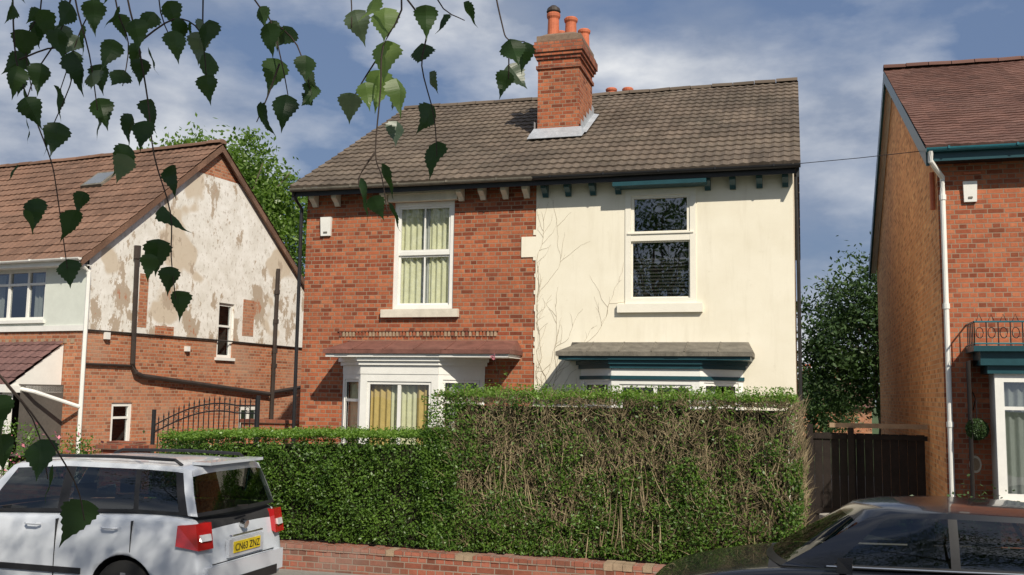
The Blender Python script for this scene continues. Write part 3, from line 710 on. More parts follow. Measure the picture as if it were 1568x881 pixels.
mb.box(5.0,6.6,1.42,1.54,1.90,1.98,'stonebr'); mb.box(5.3,5.4,1.38,1.47,.16,1.9,'fence'); mb.box(4.62,4.72,1.38,1.47,.16,1.95,'fence')
mb.build('timber_gate')
mb=MB(); mb.lathe((4.98,-1.0,.16),[(.0,0),(.17,0),(.2,.42),(.22,.43),(.22,.5),(.19,.5),(.18,.42),(0,.4)],'concrete',18); mb.build('plant_pot')
# ================================================================== STREET FRONT
mb=MB()
mb.box(-4.4,4.5,-5.24,-5.0,.05,.36,'brickW')
x=-4.4
while x<4.45:
    w=.115
    mb.box(x,x+w-.006,-5.25+random.uniform(-.005,.005),-4.99,.366+random.uniform(-.004,.004),.435+random.uniform(-.010,.01),random.choice(['brickW']*9+['stonebr'])); x+=w
mb.box(-4.4,4.45,-5.235,-5.01,.36,.405,'stonebr')
mb.build('garden_wall',None)
hd=empty('privet_hedge')
def hbulge(x,z): return .13*noise.noise(V3((x*1.3,z*1.3,3.3)))+.08*noise.noise(V3((x*4,z*4,1)))
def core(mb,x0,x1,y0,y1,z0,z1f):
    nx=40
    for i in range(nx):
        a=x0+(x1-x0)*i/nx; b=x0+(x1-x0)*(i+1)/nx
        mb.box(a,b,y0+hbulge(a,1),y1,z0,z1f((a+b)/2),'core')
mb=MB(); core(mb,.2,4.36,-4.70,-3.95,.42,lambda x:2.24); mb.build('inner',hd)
TW=MB()
def twig(p,d,l,r,mat='twig'):
    p=V3(p); d=V3(d).normalized(); s=d.cross(V3((0,-1,.1))).normalized()
    m=p+d*l*.5+s*random.uniform(-.02,.02); q=p+d*l
    b=len(TW.v); o=V3((0,-1,0))*r
    TW.v+=[tuple(p-s*r),tuple(p+s*r),tuple(p+o),tuple(m-s*r*.8),tuple(m+s*r*.8),tuple(m+o*.8),tuple(q)]
    mi=TW.mi(mat)
    for fc in ((0,2,5,3),(2,1,4,5),(3,5,6),(5,4,6)):
        TW.f.append(tuple(b+k for k in fc)); TW.m.append(mi); TW.uv.append(None)
def xr_(z): return 4.5+.09*noise.noise(V3((0,z*2.2,5)))-.10*max(0,(1.0-z))
for _ in range(11500):
    z=random.uniform(.45,2.34); x=random.uniform(.0,xr_(z))
    if x<.5 and z>2.0 and random.random()<.5: continue
    if noise.noise(V3((x*5,z*5,6)))<-.2 and random.random()<.75: continue
    y=-4.98-hbulge(x,z)+random.random()**1.2*.28
    twig((x,y,z),(random.gauss(0,.5),random.gauss(0,.3),random.uniform(.1,1)),random.uniform(.07,.28),random.uniform(.0022,.005))
for _ in range(420):
    x=random.uniform(.1,4.4); twig((x,-4.97+random.random()*.15,random.uniform(.4,1.7)),(random.gauss(0,.2),0,1),random.uniform(.3,.7),.008)
for _ in range(3200):
    if random.random()<.5:
        z=random.uniform(.5,2.3); twig((xr_(z)+random.uniform(-.14,.06),random.uniform(-4.95,-4.0),z),(random.gauss(.2,.4),random.gauss(0,.4),1),random.uniform(.08,.22),.004)
    else: twig((random.uniform(.1,4.4),random.uniform(-4.95,-4.0),2.28),(random.gauss(0,.5),random.gauss(0,.4),1),random.uniform(.06,.2),.003)
TW.build('twigs',hd)
pl=[];pt=[]
for _ in range(76000):
    z=random.uniform(.45,2.38); x=random.uniform(-.15,xr_(z)+.02)
    nz=noise.noise(V3((x*1.7,z*1.4,9)))*.75+noise.noise(V3((x*5,z*3.5,2)))*.75
    dens=(1.68-z)*.75+nz+.17
    if x<.45: dens+=.5*(.45-x)/.45+.15
    if z>2.24: dens+=.35
    if x>3.9 : dens-=.12
    if random.random()<max(.09,min(.8,dens)):
        pl.append(V3((x,-5.0-hbulge(x,z)+random.random()**1.4*.22-.02,z)))
for _ in range(13000):
    x=random.uniform(-.02,4.48); y=random.uniform(-5.02,-3.95); z=2.36+.06*noise.noise(V3((x*3,y*3,0)))+abs(random.gauss(0,.04))
    if y>-4.93 or random.random()<.8: pt.append(V3((x,y,z)))
for _ in range(260):
    x=random.uniform(0,4.45); y=random.uniform(-5,-4.4)
    for k in range(5): pt.append(V3((x+random.gauss(0,.012),y,2.42+k*.022+random.random()*.02)))
for _ in range(2400): pl.append(V3((4.46+random.gauss(0,.05),random.uniform(-4.95,-4),random.uniform(.45,1.6))))
leaves('leaves',pl,.042,'leafH',hd,.6,.5,nrmf=V3((0,-.5,0))); leaves('top_shoots',pt,.038,'leafHT',hd,1.2)
lh=empty('low_privet_hedge')
def ztop(x): return 1.72+ .10*(x+4.0)/3.7+.06*noise.noise(V3((x*1.5,0,7)))
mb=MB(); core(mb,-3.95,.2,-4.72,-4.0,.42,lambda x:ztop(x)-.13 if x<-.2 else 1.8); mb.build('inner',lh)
pl=[];pt=[]
for _ in range(38000):
    x=random.uniform(-4.15,.35); zt=ztop(x); z=random.uniform(.45,zt)
    if random.random()<.08+.9*max(0,noise.noise(V3((x*4,z*4,4)))): continue
    pl.append(V3((x,-5.0-hbulge(x,z)+random.random()**1.6*.25+ (.12 if z>zt-.07 else 0),z)))
for _ in range(22000):
    x=random.uniform(-4.1,.25); y=random.uniform(-5.0,-3.9); pt.append(V3((x,y,ztop(x)+.03*noise.noise(V3((x*4,y*4,0)))+abs(random.gauss(0,.04)))))
for _ in range(3000): pl.append(V3((-4.08+random.gauss(0,.05),random.uniform(-4.95,-4),random.uniform(.45,1.7))))
leaves('leaves',pl,.042,'leafH',lh,.6,.5,nrmf=V3((0,-.5,0))); leaves('top_shoots',pt,.038,'leafHT',lh,1.2)
mb=MB(); mb.box(-5.2,-4.62,-4.75,-4.4,.1,1.52,'brickR'); mb.box(-5.26,-4.56,-4.80,-4.35,1.521,1.58,'brickD'); mb.box(-5.15,-4.66,-4.70,-4.45,1.581,1.63,'brickD')
mb.box(-16,-5.22,-4.9,-4.66,.1,1.0,'brickL'); mb.box(-16,-5.22,-4.93,-4.63,1.001,1.06,'concrete')
mb.build('boundary_wall')
mb=MB()
GX0,GX1=-7.45,-5.2; gy=-.5
def gt(x): t=(x-GX0)/(GX1-GX0); return 1.75+.45*sin(min(1,t*1.25)*pi*.62)
x=GX0
while x<GX1:
    mb.tube([(x,gy,.35),(x,gy,gt(x))],.011,'black',5); mb.tube([(x,gy,gt(x)),(x,gy,gt(x)+.09)],.018,'black',5,.001); x+=.11
for off in (0,-.14): mb.tube([(GX0+k*(GX1-GX0)/20,gy,gt(GX0+k*(GX1-GX0)/20)+off-.06) for k in range(21)],.014,'black',5)
mb.tube([(GX0,gy,.5),(GX1,gy,.5)],.015,'black',5); mb.tube([(GX0,gy,.2),(GX0,gy,2.0)],.04,'black',8); mb.tube([(GX1,gy,.2),(GX1,gy,2.3)],.04,'black',8)
x=GX0+.055
while x<GX1-.1:
    mb.tube([(x+.045*cos(t*.8),gy,gt(x)-.13+.045*sin(t*.8)) for t in range(9)],.006,'black',4); x+=.22
mb.build('iron_gate')
mb=MB(); mb.box(-6.2,-4.65,.6,.85,.1,1.75,'brickR'); mb.box(-6.25,-4.62,.56,.89,1.751,1.82,'brickD'); mb.build('side_wall')
def shrub(name,c,r,n,ls,mat,fl=0):
    e=empty(name); c=V3(c)
    leaves('foliage',crown_pts(c,r,int(n/40),40,.28),ls,mat,e)
    mb=MB()
    for k in range(8): mb.tube([(c.x,c.y,.1),(c.x+cos(k)*r[0]*.5,c.y+sin(k)*r[1]*.5,c.z)],.015,'bark',5,.005)
    mb.build('stems',e)
    if fl: leaves('flowers',[q+V3((0,-.15,.1)) for q in random.sample(crown_pts(c,r,fl,1,.2),fl)],.07,'pink',e)
shrub('flowering_shrub',(-6.1,-4.2,1.2),(.7,.25,.42),1600,.05,'leafH',40)
shrub('flowering_shrub',(-7.5,-4.1,1.25),(.9,.4,.55),2400,.05,'leafH',60)
shrub('flowering_shrub',(-8.9,-3.9,1.35),(.8,.4,.6),2000,.05,'leafL',30)
shrub('garden_shrub',(6.6,-1.7,.80),(.8,.4,.3),800,.06,'leafD',0)
shrub('garden_shrub',(-5.9,-1.4,1.2),(.7,.4,.45),900,.06,'leafD',0)
mb=MB(); mb.tube([(4.5,-.3,6.25),(5.5,-.2,6.32),(7.2,.1,6.5)],.006,'black',4); mb.build('overhead_cable')
tree('ash_tree',(-19.0,19,0),(-19.0,19,9.2),(4.1,3.2,3.8),330,140,1.0,.22,'leafL',.28,.5)
tree('conifer_tree',(6.9,17,0),(7.0,17,4.3),(2.45,2.0,2.9),200,120,.66,.16,'leafD',.14,.45)
tree('background_tree',(5.0,27,0),(5.0,27,2.2),(1.9,1.6,1.5),80,100,.7,.17,'leafD',.1,.45)
tree('street_tree',(11,34,0),(10.5,34,5),(3,3,3.5),120,80,1.1,.24,'leafD',.2,.5)
# ================================================================== CARS
def car(name,xr,yc,p):
    e=empty(name,(xr,yc,0)); paint=p['paint']
    mb=MB(); rings=[]
    for (a,zt,w,zb) in p['st']:
        h=zt-zb
        half=[(w*.86,zb),(w*.97,zb+.05),(w*1.0,zb+.32*h),(w*.995,zb+.66*h),(w*.965,zt-.045),(w*.91,zt),(w*.5,zt+.02)]
        rings.append([(-a,-y,z) for y,z in half]+[(-a,y,z) for y,z in half[::-1]])
    n=len(rings[0])
    for rg in rings: mb.v+=rg
    for i in range(len(rings)-1):
        am=(p['st'][i][0]+p['st'][i+1][0])/2
        for k in range(n):
            k2=(k+1)%n; mt=paint
            if k in (5,6,7) and p['cab'][0]<am<p['cab'][1]: mt='interior'
            if k==n-1: mt='black'
            mb.f.append((i*n+k,i*n+k2,(i+1)*n+k2,(i+1)*n+k)); mb.m.append(mb.mi(mt)); mb.uv.append(None)
    for i,rv in ((0,True),(len(rings)-1,False)):
        fc=[i*n+k for k in range(n)]
        for k in range(n//2-1):
            q=(fc[k],fc[k+1],fc[n-2-k],fc[n-1-k]); mb.f.append(q[::-1] if rv else q); mb.m.append(mb.mi(paint)); mb.uv.append(None)
    body=mb.build('body',e,True)
    bm=bmesh.new(); bm.from_mesh(body.data); bmesh.ops.recalc_face_normals(bm,faces=bm.faces); bm.to_mesh(body.data); bm.free()
    md=body.modifiers.new('s','SUBSURF'); md.levels=2; md.render_levels=2
    cuts=[]
    for a in p['wh']:
        cb=MB(); cb.tube([(-a,-1.2,p['wr']),(-a,-.55,p['wr'])],p['wr']+.06,'black',32); cb.tube([(-a,.55,p['wr']),(-a,1.2,p['wr'])],p['wr']+.06,'black',32)
        c=cb.build('cut'); c.location=e.location; cuts.append(c)
        bm=bmesh.new(); bm.from_mesh(c.data); bmesh.ops.recalc_face_normals(bm,faces=bm.faces); bm.to_mesh(c.data); bm.free()
        b=body.modifiers.new('b','BOOLEAN'); b.object=c; b.operation='DIFFERENCE'; b.solver='EXACT'
    bpy.context.view_layer.update()
    dg=bpy.context.evaluated_depsgraph_get(); me=bpy.data.meshes.new_from_object(body.evaluated_get(dg)); body.modifiers.clear(); body.data=me
    for c in cuts: bpy.data.objects.remove(c)
    mb=MB(); cs=p['cols']; CR=p['cr']
    for sgn in (-1,1):
        for i in range(len(cs)-1):
            (ab,wb,zb,at,wt,zt,mt),(ab2,wb2,zb2,at2,wt2,zt2,_)=cs[i],cs[i+1]
            B0,B1=V3((-ab,sgn*wb,zb)),V3((-ab2,sgn*wb2,zb2)); T0,T1=V3((-at,sgn*wt,zt)),V3((-at2,sgn*wt2,zt2))
            bul=V3((0,sgn*.018,0))
            def lerp(t,k): return (B0.lerp(T0,t) if k==0 else B1.lerp(T1,t))+bul*(4*t*(1-t))
            if mt=='glassC': seq=((0,.07,'black'),(.07,.5,'glassC'),(.5,.9,'glassC'),(.9,1,paint))
            else: seq=((0,.07,mt),(.07,.5,mt),(.5,.9,mt),(.9,1,paint if mt=='black' else mt))
            for t0,t1,m2 in seq: mb.poly([lerp(t0,0),lerp(t0,1),lerp(t1,1),lerp(t1,0)],m2)
    def endglass(c,bo):
        ab,wb,zb,at,wt,zt,_=c; ns=8
        for k in range(ns):
            t0,t1=k/ns*2-1,(k+1)/ns*2-1
            q=[(V3((-ab+bo*(1-t*t),wb*t,zb)),V3((-at+bo*.8*(1-t*t),wt*t,zt+CR*(1-t**4)))) for t in (t0,t1)]
            for u0,u1,m2 in ((0,.08,'black'),(.08,.86,'glassC'),(.86,1,paint)):
                mb.poly([q[0][0].lerp(q[0][1],u0),q[1][0].lerp(q[1][1],u0),q[1][0].lerp(q[1][1],u1),q[0][0].lerp(q[0][1],u1)],m2)
    endglass(cs[0],.06); endglass(cs[-1],-.14)
    ns=8
    bo=lambda idx:(.048 if idx==0 else (-.112 if idx==len(cs)-1 else (-.05 if idx==len(cs)-2 else 0)))
    def P(idx,t):
        q=cs[idx]; return (-q[3]+bo(idx)*(1-t*t),q[4]*t,q[5]+CR*(1-t**4))
    for i in range(len(cs)-1):
        for k in range(ns):
            t0,t1=k/ns*2-1,(k+1)/ns*2-1
            mb.poly([P(i,t0),P(i,t1),P(i+1,t1),P(i+1,t0)],paint)
    gh=mb.build('greenhouse',e,True)
    bm=bmesh.new(); bm.from_mesh(gh.data); bmesh.ops.remove_doubles(bm,verts=bm.verts,dist=.002); bmesh.ops.recalc_face_normals(bm,faces=bm.faces); bm.to_mesh(gh.data); bm.free()
    try: gh.data.set_sharp_from_angle(angle=radians(28))
    except Exception: pass
    mb=MB()
    for a in (p['seat']):
        for y in (-.38,.38):
            mb.hexa([(-a-.0,y-.24,.5),(-a-.0,y+.24,.5),(-a+.12,y+.24,.5),(-a+.12,y-.24,.5),(-a+.12,y-.2,1.16*p['hs']),(-a+.12,y+.2,1.16*p['hs']),(-a+.22,y+.2,1.16*p['hs']),(-a+.22,y-.2,1.16*p['hs'])],'interior')
            mb.box(-a+.12,-a+.22,y-.12,y+.12,1.2*p['hs'],1.36*p['hs'],'interior')
    mb.build('seats',e,False,.03)
    mb=MB()
    for a in p['wh']:
        for sg in (-1,1):
            r=p['wr']; y0=sg*(p['w']-.2); y1=sg*(p['w']-.02)
            mb.tube([(-a,y0,r),(-a,y0+(y1-y0)*.1,r),(-a,y0+(y1-y0)*.9,r),(-a,y1,r)],r,'rubber',28)
            mb.tube([(-a,y1-sg*.03,r),(-a,y1+sg*.004,r)],r*.66,'black',24)
            for k in range(5):
                an=k*2*pi/5+.3; d=V3((cos(an),0,sin(an))); t=V3((-sin(an),0,cos(an))); c=V3((-a,y1+sg*.006,r))
                mb.poly([c-t*.05,c+t*.05,c+d*r*.64+t*.03,c+d*r*.64-t*.03],'alloy')
            mb.tube([(-a,y1,r),(-a,y1+sg*.012,r)],.07,'alloy',14)
    mb.build('wheels',e)
    mb=MB()
    for sg in (-1,1):
        w=p['w']
        for a,z0,z1 in p['gaps']:
            ya,yb=sorted((sg*w*.94,sg*(w*1.0+.002)))
            mb.box(-a-.004,-a+.004,ya,yb,z0,z1-.06,'black')
        for a in p['hand']:
            mb.tube([(-a-.1,sg*(w+.005),p['hz']),(-a-.06,sg*(w+.03),p['hz']),(-a+.06,sg*(w+.03),p['hz']),(-a+.1,sg*(w+.005),p['hz'])],.014,paint if not p.get('ch') else 'chrome',6)
        a,z=p['mir']
        mb.hexa([(-a-.06,sg*(w+.02),z-.05),(-a+.08,sg*(w+.02),z-.05),(-a+.06,sg*(w+.23),z-.03),(-a-.06,sg*(w+.21),z-.03),(-a-.05,sg*(w+.02),z+.06),(-a+.08,sg*(w+.02),z+.08),(-a+.06,sg*(w+.23),z+.10),(-a-.05,sg*(w+.21),z+.09)],paint)
        ya,yb=sorted((sg*(w-.12),sg*(w+.03))); mb.box(-a-.03,-a+.03,ya,yb,z-.03,z,'black')
        ya,yb=sorted((sg*(w-.01),sg*(w+.012))); mb.box(-p['wh'][1]+.5,-p['wh'][0]-.5,ya,yb,.50,.56,'black' if paint=='carwhite' else paint)
    mb.build('trim',e,False,.012)
    return e
w=.87
yt=car('parked_car',-1.22,-7.32,dict(paint='carwhite',w=w,wr=.33,wh=(.88,3.46),cr=.035,
  st=[(0,.60,w*.90,.34),(.03,.66,w*.95,.30),(.08,1.0,w*.96,.28),(.14,1.12,w*.97,.26),(.5,1.14,w*1.0,.25),(.88,1.13,w*1.01,.25),(1.6,1.10,w,.24),(2.4,1.07,w,.24),(3.0,1.04,w,.25),(3.3,.98,w*1.01,.25),(3.8,.90,w*.98,.28),(4.1,.8,w*.92,.3),(4.22,.62,w*.86,.34)],
  cab=(.1,2.95),
  cols=[(.11,w*.86,1.12,.27,w*.74,1.57,'carwhite'),(.20,w*.90,1.13,.36,w*.77,1.59,'black'),(.30,w*.905,1.13,.44,w*.775,1.60,'glassC'),(.78,w*.91,1.135,.84,w*.78,1.615,'black'),(.84,w*.91,1.135,.90,w*.78,1.615,'glassC'),(1.66,w*.91,1.105,1.64,w*.78,1.62,'black'),(1.78,w*.91,1.10,1.76,w*.78,1.62,'glassC'),(2.72,w*.9,1.06,2.38,w*.76,1.58,'carwhite'),(2.95,w*.86,1.04,2.52,w*.72,1.55,'carwhite')],
  seat=(.9,1.95),hs=1.0,gaps=((.80,.75,1.12),(1.72,.35,1.1),(2.85,.35,1.04)),hand=(1.05,2.0),hz=.98,mir=(2.6,1.1)))
mb=MB()
for sg in (-1,1):
    mb.tube([(-.42,sg*.60,1.61),(-.5,sg*.61,1.665),(-1.2,sg*.62,1.68),(-2.1,sg*.61,1.665),(-2.2,sg*.60,1.62)],.018,'black',8)
    P=lambda x,y,z:(x,sg*y,z)
    mb.hexa([P(.005,.62,.80),P(-.02,.845,.80),P(-.26,.885,.84),P(-.1,.62,.84),P(-.035,.62,1.06),P(-.07,.835,1.06),P(-.26,.865,1.04),P(-.2,.62,1.06)],'redlight')
    mb.hexa([P(.012,.66,.885),P(-.012,.80,.885),P(-.05,.82,.9),P(-.05,.66,.9),P(-.004,.66,.95),P(-.03,.80,.95),P(-.06,.8,.95),P(-.05,.66,.95)],'clearlight')
mb.box(.0,.022,-.26,.26,.70,.815,'plate')
mb.box(-.03,.012,-.34,.34,.66,.845,'carwhite')
mb.tube([(-.01,-.3,.88),(.012,-.3,.88),(.012,.3,.88),(-.01,.3,.88)],.012,'chrome',6)
mb.tube([(-.06,.0,.98),(.0,.0,.965)],.045,'chrome',20)
mb.box(-.02,.035,-.74,.74,.40,.62,'carwhite'); mb.box(.01,.045,-.6,.6,.36,.46,'black')
mb.box(-.05,-.004,-.60,.60,.628,.636,'black')
mb.tube([(.0,.0,1.17),(.03,-.25,1.19)],.008,'black',6)
mb.box(-.36,-.14,-.52,.52,1.615,1.645,'carwhite')
mb.build('rear_details',yt,False,.008)
tx=bpy.data.curves.new('plate_text','FONT'); tx.body='CN63 ZNZ'; tx.size=.105; tx.extrude=.001; tx.align_x='CENTER'
to=bpy.data.objects.new('plate_text',tx); COL.objects.link(to); to.parent=yt; to.location=(.024,0,.72); to.rotation_euler=(radians(90),0,radians(90)); to.scale=(.95,1,1)
tx.materials.append(M['black'])
w=.89
dk=car('parked_car',7.35,-7.28,dict(paint='cardark',w=w,wr=.32,wh=(.8,3.4),ch=True,cr=.055,
  st=[(0,.62,w*.86,.32),(.04,.8,w*.92,.3),(.12,.98,w*.95,.26),(.5,1.04,w*.99,.24),(.8,1.04,w*1.0,.24),(1.6,1.02,w,.22),(2.3,1.0,w,.22),(2.85,.995,w,.23),(3.1,.975,w*1.0,.24),(3.5,.92,w*.98,.26),(3.95,.82,w*.94,.28),(4.2,.70,w*.86,.3),(4.3,.55,w*.78,.34)],
  cab=(.15,3.0),
  cols=[(.22,w*.82,1.02,.66,w*.68,1.42,'cardark'),(.42,w*.89,1.04,.80,w*.71,1.44,'glassC'),(.80,w*.91,1.04,1.02,w*.73,1.46,'black'),(.84,w*.91,1.04,1.06,w*.73,1.465,'glassC'),(1.62,w*.91,1.02,1.62,w*.735,1.475,'black'),(1.69,w*.91,1.02,1.69,w*.735,1.475,'glassC'),(2.62,w*.90,1.0,2.12,w*.71,1.45,'cardark'),(3.02,w*.84,.99,2.28,w*.66,1.415,'cardark')],
  seat=(.95,2.0),hs=.92,gaps=((1.64,.3,.99),(2.75,.3,.96),(.75,.5,1.0)),hand=(.98,1.95),hz=.90,mir=(2.52,1.04)))
mb=MB()
for sg in (-1,1):
    mb.tube([(-.42,sg*.795,1.055),(-1.6,sg*.82,1.033),(-2.65,sg*.81,1.015)],.009,'chrome',6)
mb.build('window_trim',dk)
# ================================================================== BIRCH over the near pavement
bt=empty('birch_tree')
mb=MB()
mb.tube([(7.6,-20.2,.1),(7.5,-20.1,2),(7.2,-19.8,4),(6.8,-19.6,6.5),(6.6,-19.4,10)],.17,'bark',12,.04)
for q in ([(7.3,-20,3.4),(6.2,-18,4.2),(4.8,-15.9,4.1),(3.6,-15.0,3.95),(2.6,-15.3,3.9)],[(7.2,-19.8,4),(5.4,-18.2,5.4),(3.6,-17.2,6.6),(2.2,-16.5,7.4)],[(6.9,-19.6,6),(5,-18.5,8),(3.6,-17.8,9.5)],[(7,-19.7,5),(8.5,-20.5,6.5),(9,-21,8)],[(6.9,-19.6,6),(7.5,-18.0,8)],[(6.2,-18,4.2),(4.6,-16.2,4.4),(4.2,-15.2,4.1),(4.6,-14.9,3.9)]):
    mb.tube(q,.05,'bark',8,.012)
cy,sy=cos(radians(16.4)),sin(radians(16.4))
TO=V3((4.05,-15.26,3.06)); U1=.0011      # origin of the hanging sprays, size unit 1.1 mm
def sp3(u,v,dj=0):
    k=U1*(1+dj/1.65)
    a=(u-784)*k; z=(602-v)*k-.66; dd=dj
    return TO+V3((cy*a-sy*dd,sy*a+cy*dd,z))
tw=[([(150,-260),(160,-60),(190,60),(205,150),(225,240),(250,330),(255,400),(270,465)],.0),([(190,60),(240,20),(285,40),(300,110)],.02),
 ([(-40,-200),(-20,-40),(0,90),(35,180),(60,250),(75,300),(98,420)],.1),([(0,90),(60,70),(90,110),(60,200)],.08),([(60,-180),(80,-20),(110,80),(130,170)],-.05),([(80,-20),(60,50),(30,110),(15,170)],.05),
 ([(340,-220),(360,-40),(395,20),(415,90),(430,150)],.05),([(395,20),(440,60),(462,140)],.1),([(415,90),(395,140),(380,185)],.02),
 ([(500,-200),(520,-30),(527,30)],.1),([(510,-200),(600,-30),(575,60),(570,130),(570,230),(580,270),(592,325)],-.05),([(600,-30),(640,30),(635,90),(655,170),(665,235)],.05),([(575,60),(545,120),(525,160)],.1),
 ([(640,-150),(660,-20),(700,15)],.1),([(720,-220),(745,-60),(765,20),(775,45),(797,48)],.0),([(775,45),(773,110)],.02),([(570,230),(545,270),(548,300)],.0),([(140,-150),(150,-10),(175,60),(170,130)],.12),([(285,-150),(285,20),(298,50)],.05),
 ([(-20,-200),(30,-20),(10,60),(25,140)],.15),([(100,-200),(110,-20),(95,50),(70,140)],.15),([(220,-200),(215,-20),(240,60)],.12),
 ([(-60,-200),(-80,300),(-30,560),(10,620),(15,700)],.1),([(-80,300),(-20,540),(60,650),(90,740)],.05),([(-20,560),(60,640),(130,740),(150,800)],-.05)]
AUTO=[]
for q,dj in tw:
    pts=[sp3(u+random.uniform(-3,3),v,dj) for u,v in q]
    sm=[]
    for i in range(len(pts)-1):
        p0=pts[max(0,i-1)];p1=pts[i];p2=pts[i+1];p3=pts[min(len(pts)-1,i+2)]
        for t in (0,.25,.5,.75):
            sm.append(.5*((2*p1)+(-p0+p2)*t+(2*p0-5*p1+4*p2-p3)*t*t+(-p0+3*p1-3*p2+p3)*t**3))
    sm.append(pts[-1])
    mb.tube(sm,.0019,'bkbirch',5,.0009)
    for i,p in enumerate(sm):
        if 2.92<p.z<3.4 and random.random()<(.25 if q[0][0]<450 else .10): AUTO.append(p)
mb.build('trunk_and_branches',bt,True)
class LB:
    def __init__(s): s.v=[];s.f=[];s.ix={}
    def add(s,ps):
        idx=[]
        for p in ps:
            k=(round(p.x,5),round(p.y,5),round(p.z,5))
            if k not in s.ix: s.ix[k]=len(s.v); s.v.append(tuple(p))
            j=s.ix[k]
            if j not in idx: idx.append(j)
        if len(idx)>2: s.f.append(tuple(idx))
    def build(s,name,mat,par):
        me=bpy.data.meshes.new(name); me.from_pydata(s.v,[],s.f); me.materials.append(M[mat])
        ob=bpy.data.objects.new(name,me); COL.objects.link(ob); ob.parent=par
def birch_leaf(B,stem,ang,tilt,turn,s):
    out=[(0,0),(.16,.03),(.36,.10),(.34,.15),(.46,.22),(.41,.26),(.45,.34),(.37,.38),(.38,.47),(.29,.51),(.29,.60),(.21,.64),(.19,.73),(.12,.77),(.09,.87),(.04,.95),(0,1.12)]
    R=Matrix.Rotation(turn,3,'Z')@Matrix.Rotation(tilt,3,'X')@Matrix.Rotation(ang,3,'Y')
    base=Matrix.Rotation(radians(16.4),3,'Z')
    fold=random.uniform(.05,.45); curl=random.uniform(-.3,.3); wv=random.uniform(0,6)
    def P(x,y):
        return stem+base@(R@V3((x*s*.90,(abs(x)*fold+curl*y*y+.03*sin(9*y+wv))*s,-y*s)))
    for sg in (-1,1):
        for k in range(len(out)-1):
            a,b=out[k],out[k+1]
            B.add([P(0,a[1]*.92),P(sg*a[0],a[1]),P(sg*b[0],b[1]),P(0,b[1]*.92)])
A,Bq,Bp=LB(),LB(),LB()
LV=[(210,8,1),(243,38,1),(205,68,.9),(213,150,1.1),(185,175,1.1),(183,225,1.1),(250,255,1.15),(240,320,1.15),(237,372,1.2),(258,415,.9),(272,452,1),(45,310,1.15),(107,328,1.15),(98,405,1.1),(45,200,1),(72,190,1.1),(10,258,.7),(15,150,1),
(28,8,1.1),(58,38,1.1),(85,75,1.3),(38,95,1),(112,-10,1),(130,150,1.1),(168,105,1),(150,55,1),(20,185,.8),(155,0,.9),(298,20,1.1),(303,75,1.25),(390,25,1.1),(430,30,1),(410,82,1.2),(453,75,1),(425,140,1.1),(381,160,1.15),(465,120,.9),
(635,52,1.2),(657,155,1.2),(665,212,1.3),(578,248,1.2),(547,272,1.3),(592,310,1),(700,-15,.9),(668,5,.9),(775,45,1.1),(12,615,1.4),(15,675,1.2),(75,680,1.4),(95,720,1.3),(152,770,1.6),
(5,40,1.2),(95,30,1),(60,130,.9),(130,95,.9),(0,100,1),(180,20,1),(80,0,1),(640,-10,1),(230,-10,1),(205,185,1),(25,330,.8),(118,300,.8),(225,395,.9),(565,300,.8)]
LT=[(575,-5,1.3),(582,50,1.4),(570,98,1.4),(598,110,1.2),(548,118,.9),(560,-20,1)]  # leaves that get the painted backlit green
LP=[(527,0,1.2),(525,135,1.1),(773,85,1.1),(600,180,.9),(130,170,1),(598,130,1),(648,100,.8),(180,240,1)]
for lst,B in ((LV,A),(LT,Bq),(LP,Bp)):
    for u,v,s in lst:
        dj=random.uniform(-.1,.15)
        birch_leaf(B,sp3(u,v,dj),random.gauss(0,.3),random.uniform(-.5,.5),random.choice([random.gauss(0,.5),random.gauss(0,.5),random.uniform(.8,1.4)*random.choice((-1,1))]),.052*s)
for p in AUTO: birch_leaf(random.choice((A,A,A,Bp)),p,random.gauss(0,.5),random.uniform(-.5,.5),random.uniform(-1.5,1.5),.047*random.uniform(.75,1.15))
A.build('hanging_leaves','leafB',bt); Bq.build('backlit_tint_leaves','leafBL',bt); Bp.build('pale_leaves','leafBP',bt)
cp=crown_pts((7,-19.9,7.6),(2.6,2.6,2.6),100,80,.8)+crown_pts((4.2,-18.0,8.6),(2.9,2.4,2.3),110,75,.8)
leaves('crown_foliage',cp,.09,'leafB',bt,.2,.8)
tree('birch_tree',(-.8,-21.0,0),(-.8,-21.0,7.4),(2.8,2.6,3.6),120,75,1.0,.13,'leafD',.16,.7)
tree('birch_tree',(-9.5,-21.5,0),(-9.5,-21.5,7.8),(3.2,2.6,3.8),120,75,1.0,.13,'leafD',.16,.7)
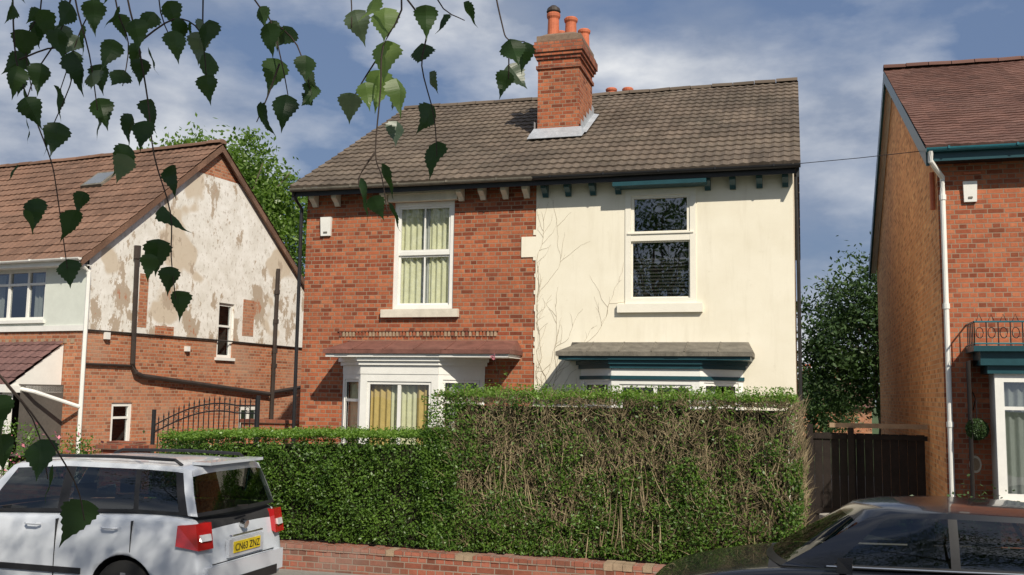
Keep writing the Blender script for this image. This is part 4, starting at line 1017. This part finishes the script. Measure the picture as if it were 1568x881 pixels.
# ================================================================== LIGHT / SKY
el,az=radians(39),radians(38)
sd=V3((sin(az)*cos(el),-cos(az)*cos(el),sin(el)))
sn=bpy.data.lights.new('sun','SUN'); sn.energy=4.9; sn.angle=radians(.53); sn.color=(1,.92,.78)
so=bpy.data.objects.new('sun',sn); COL.objects.link(so); so.rotation_euler=sd.to_track_quat('Z','Y').to_euler()
W=bpy.data.worlds.new('World'); S.world=W; W.use_nodes=True; nt=W.node_tree; nt.nodes.clear()
out=N(nt,'ShaderNodeOutputWorld'); bg=N(nt,'ShaderNodeBackground'); L(nt,bg.outputs[0],out.inputs[0])
sk=N(nt,'ShaderNodeTexSky'); sk.sky_type='NISHITA'; sk.sun_disc=False; sk.sun_elevation=el; sk.sun_rotation=radians(180)-az; sk.air_density=1.2; sk.dust_density=1.5; sk.ozone_density=2
tc=coords(nt,'Generated')
mp=N(nt,'ShaderNodeMapping'); mp.inputs['Scale'].default_value=(1,1,2.2); mp.inputs['Location'].default_value=(.75,.3,.2); L(nt,tc,mp.inputs[0])
n1=noisef(nt,mp.outputs[0],2.3,10,.54); n2=noisef(nt,mp.outputs[0],3.6,9,.56)
base=mixc(nt,.78,sk.outputs[0],(1.55,2.25,3.9))
cl=mixc(nt,ramp(nt,n2,[(.40,(0,0,0)),(.62,(1,1,1))]),(2.9,3.5,4.7),(8.2,8.4,8.7))
col=mixc(nt,ramp(nt,n1,[(.43,(0,0,0)),(.58,(1,1,1))]),base,cl)
L(nt,col,bg.inputs[0]); bg.inputs[1].default_value=.095
# ================================================================== CAMERA
cam=bpy.data.cameras.new('camera'); cam.sensor_width=36; cam.lens=36*1500/1568; cam.clip_end=1000; cam.clip_start=.05
co=bpy.data.objects.new('camera',cam); COL.objects.link(co)
yaw=radians(16.4);p=radians(6.2);r=0.015
fw=V3((-sin(yaw)*cos(p),cos(yaw)*cos(p),sin(p))); rt=V3((cos(yaw),sin(yaw),0)); up=rt.cross(fw)
rt2=rt*cos(r)+up*sin(r); up2=up*cos(r)-rt*sin(r)
mw=Matrix((rt2,up2,-fw)).transposed().to_4x4(); mw.translation=V3((4.515,-16.84,2.4)); co.matrix_world=mw
S.camera=co
S.view_settings.view_transform='Standard'; S.view_settings.look='None'; S.view_settings.exposure=0
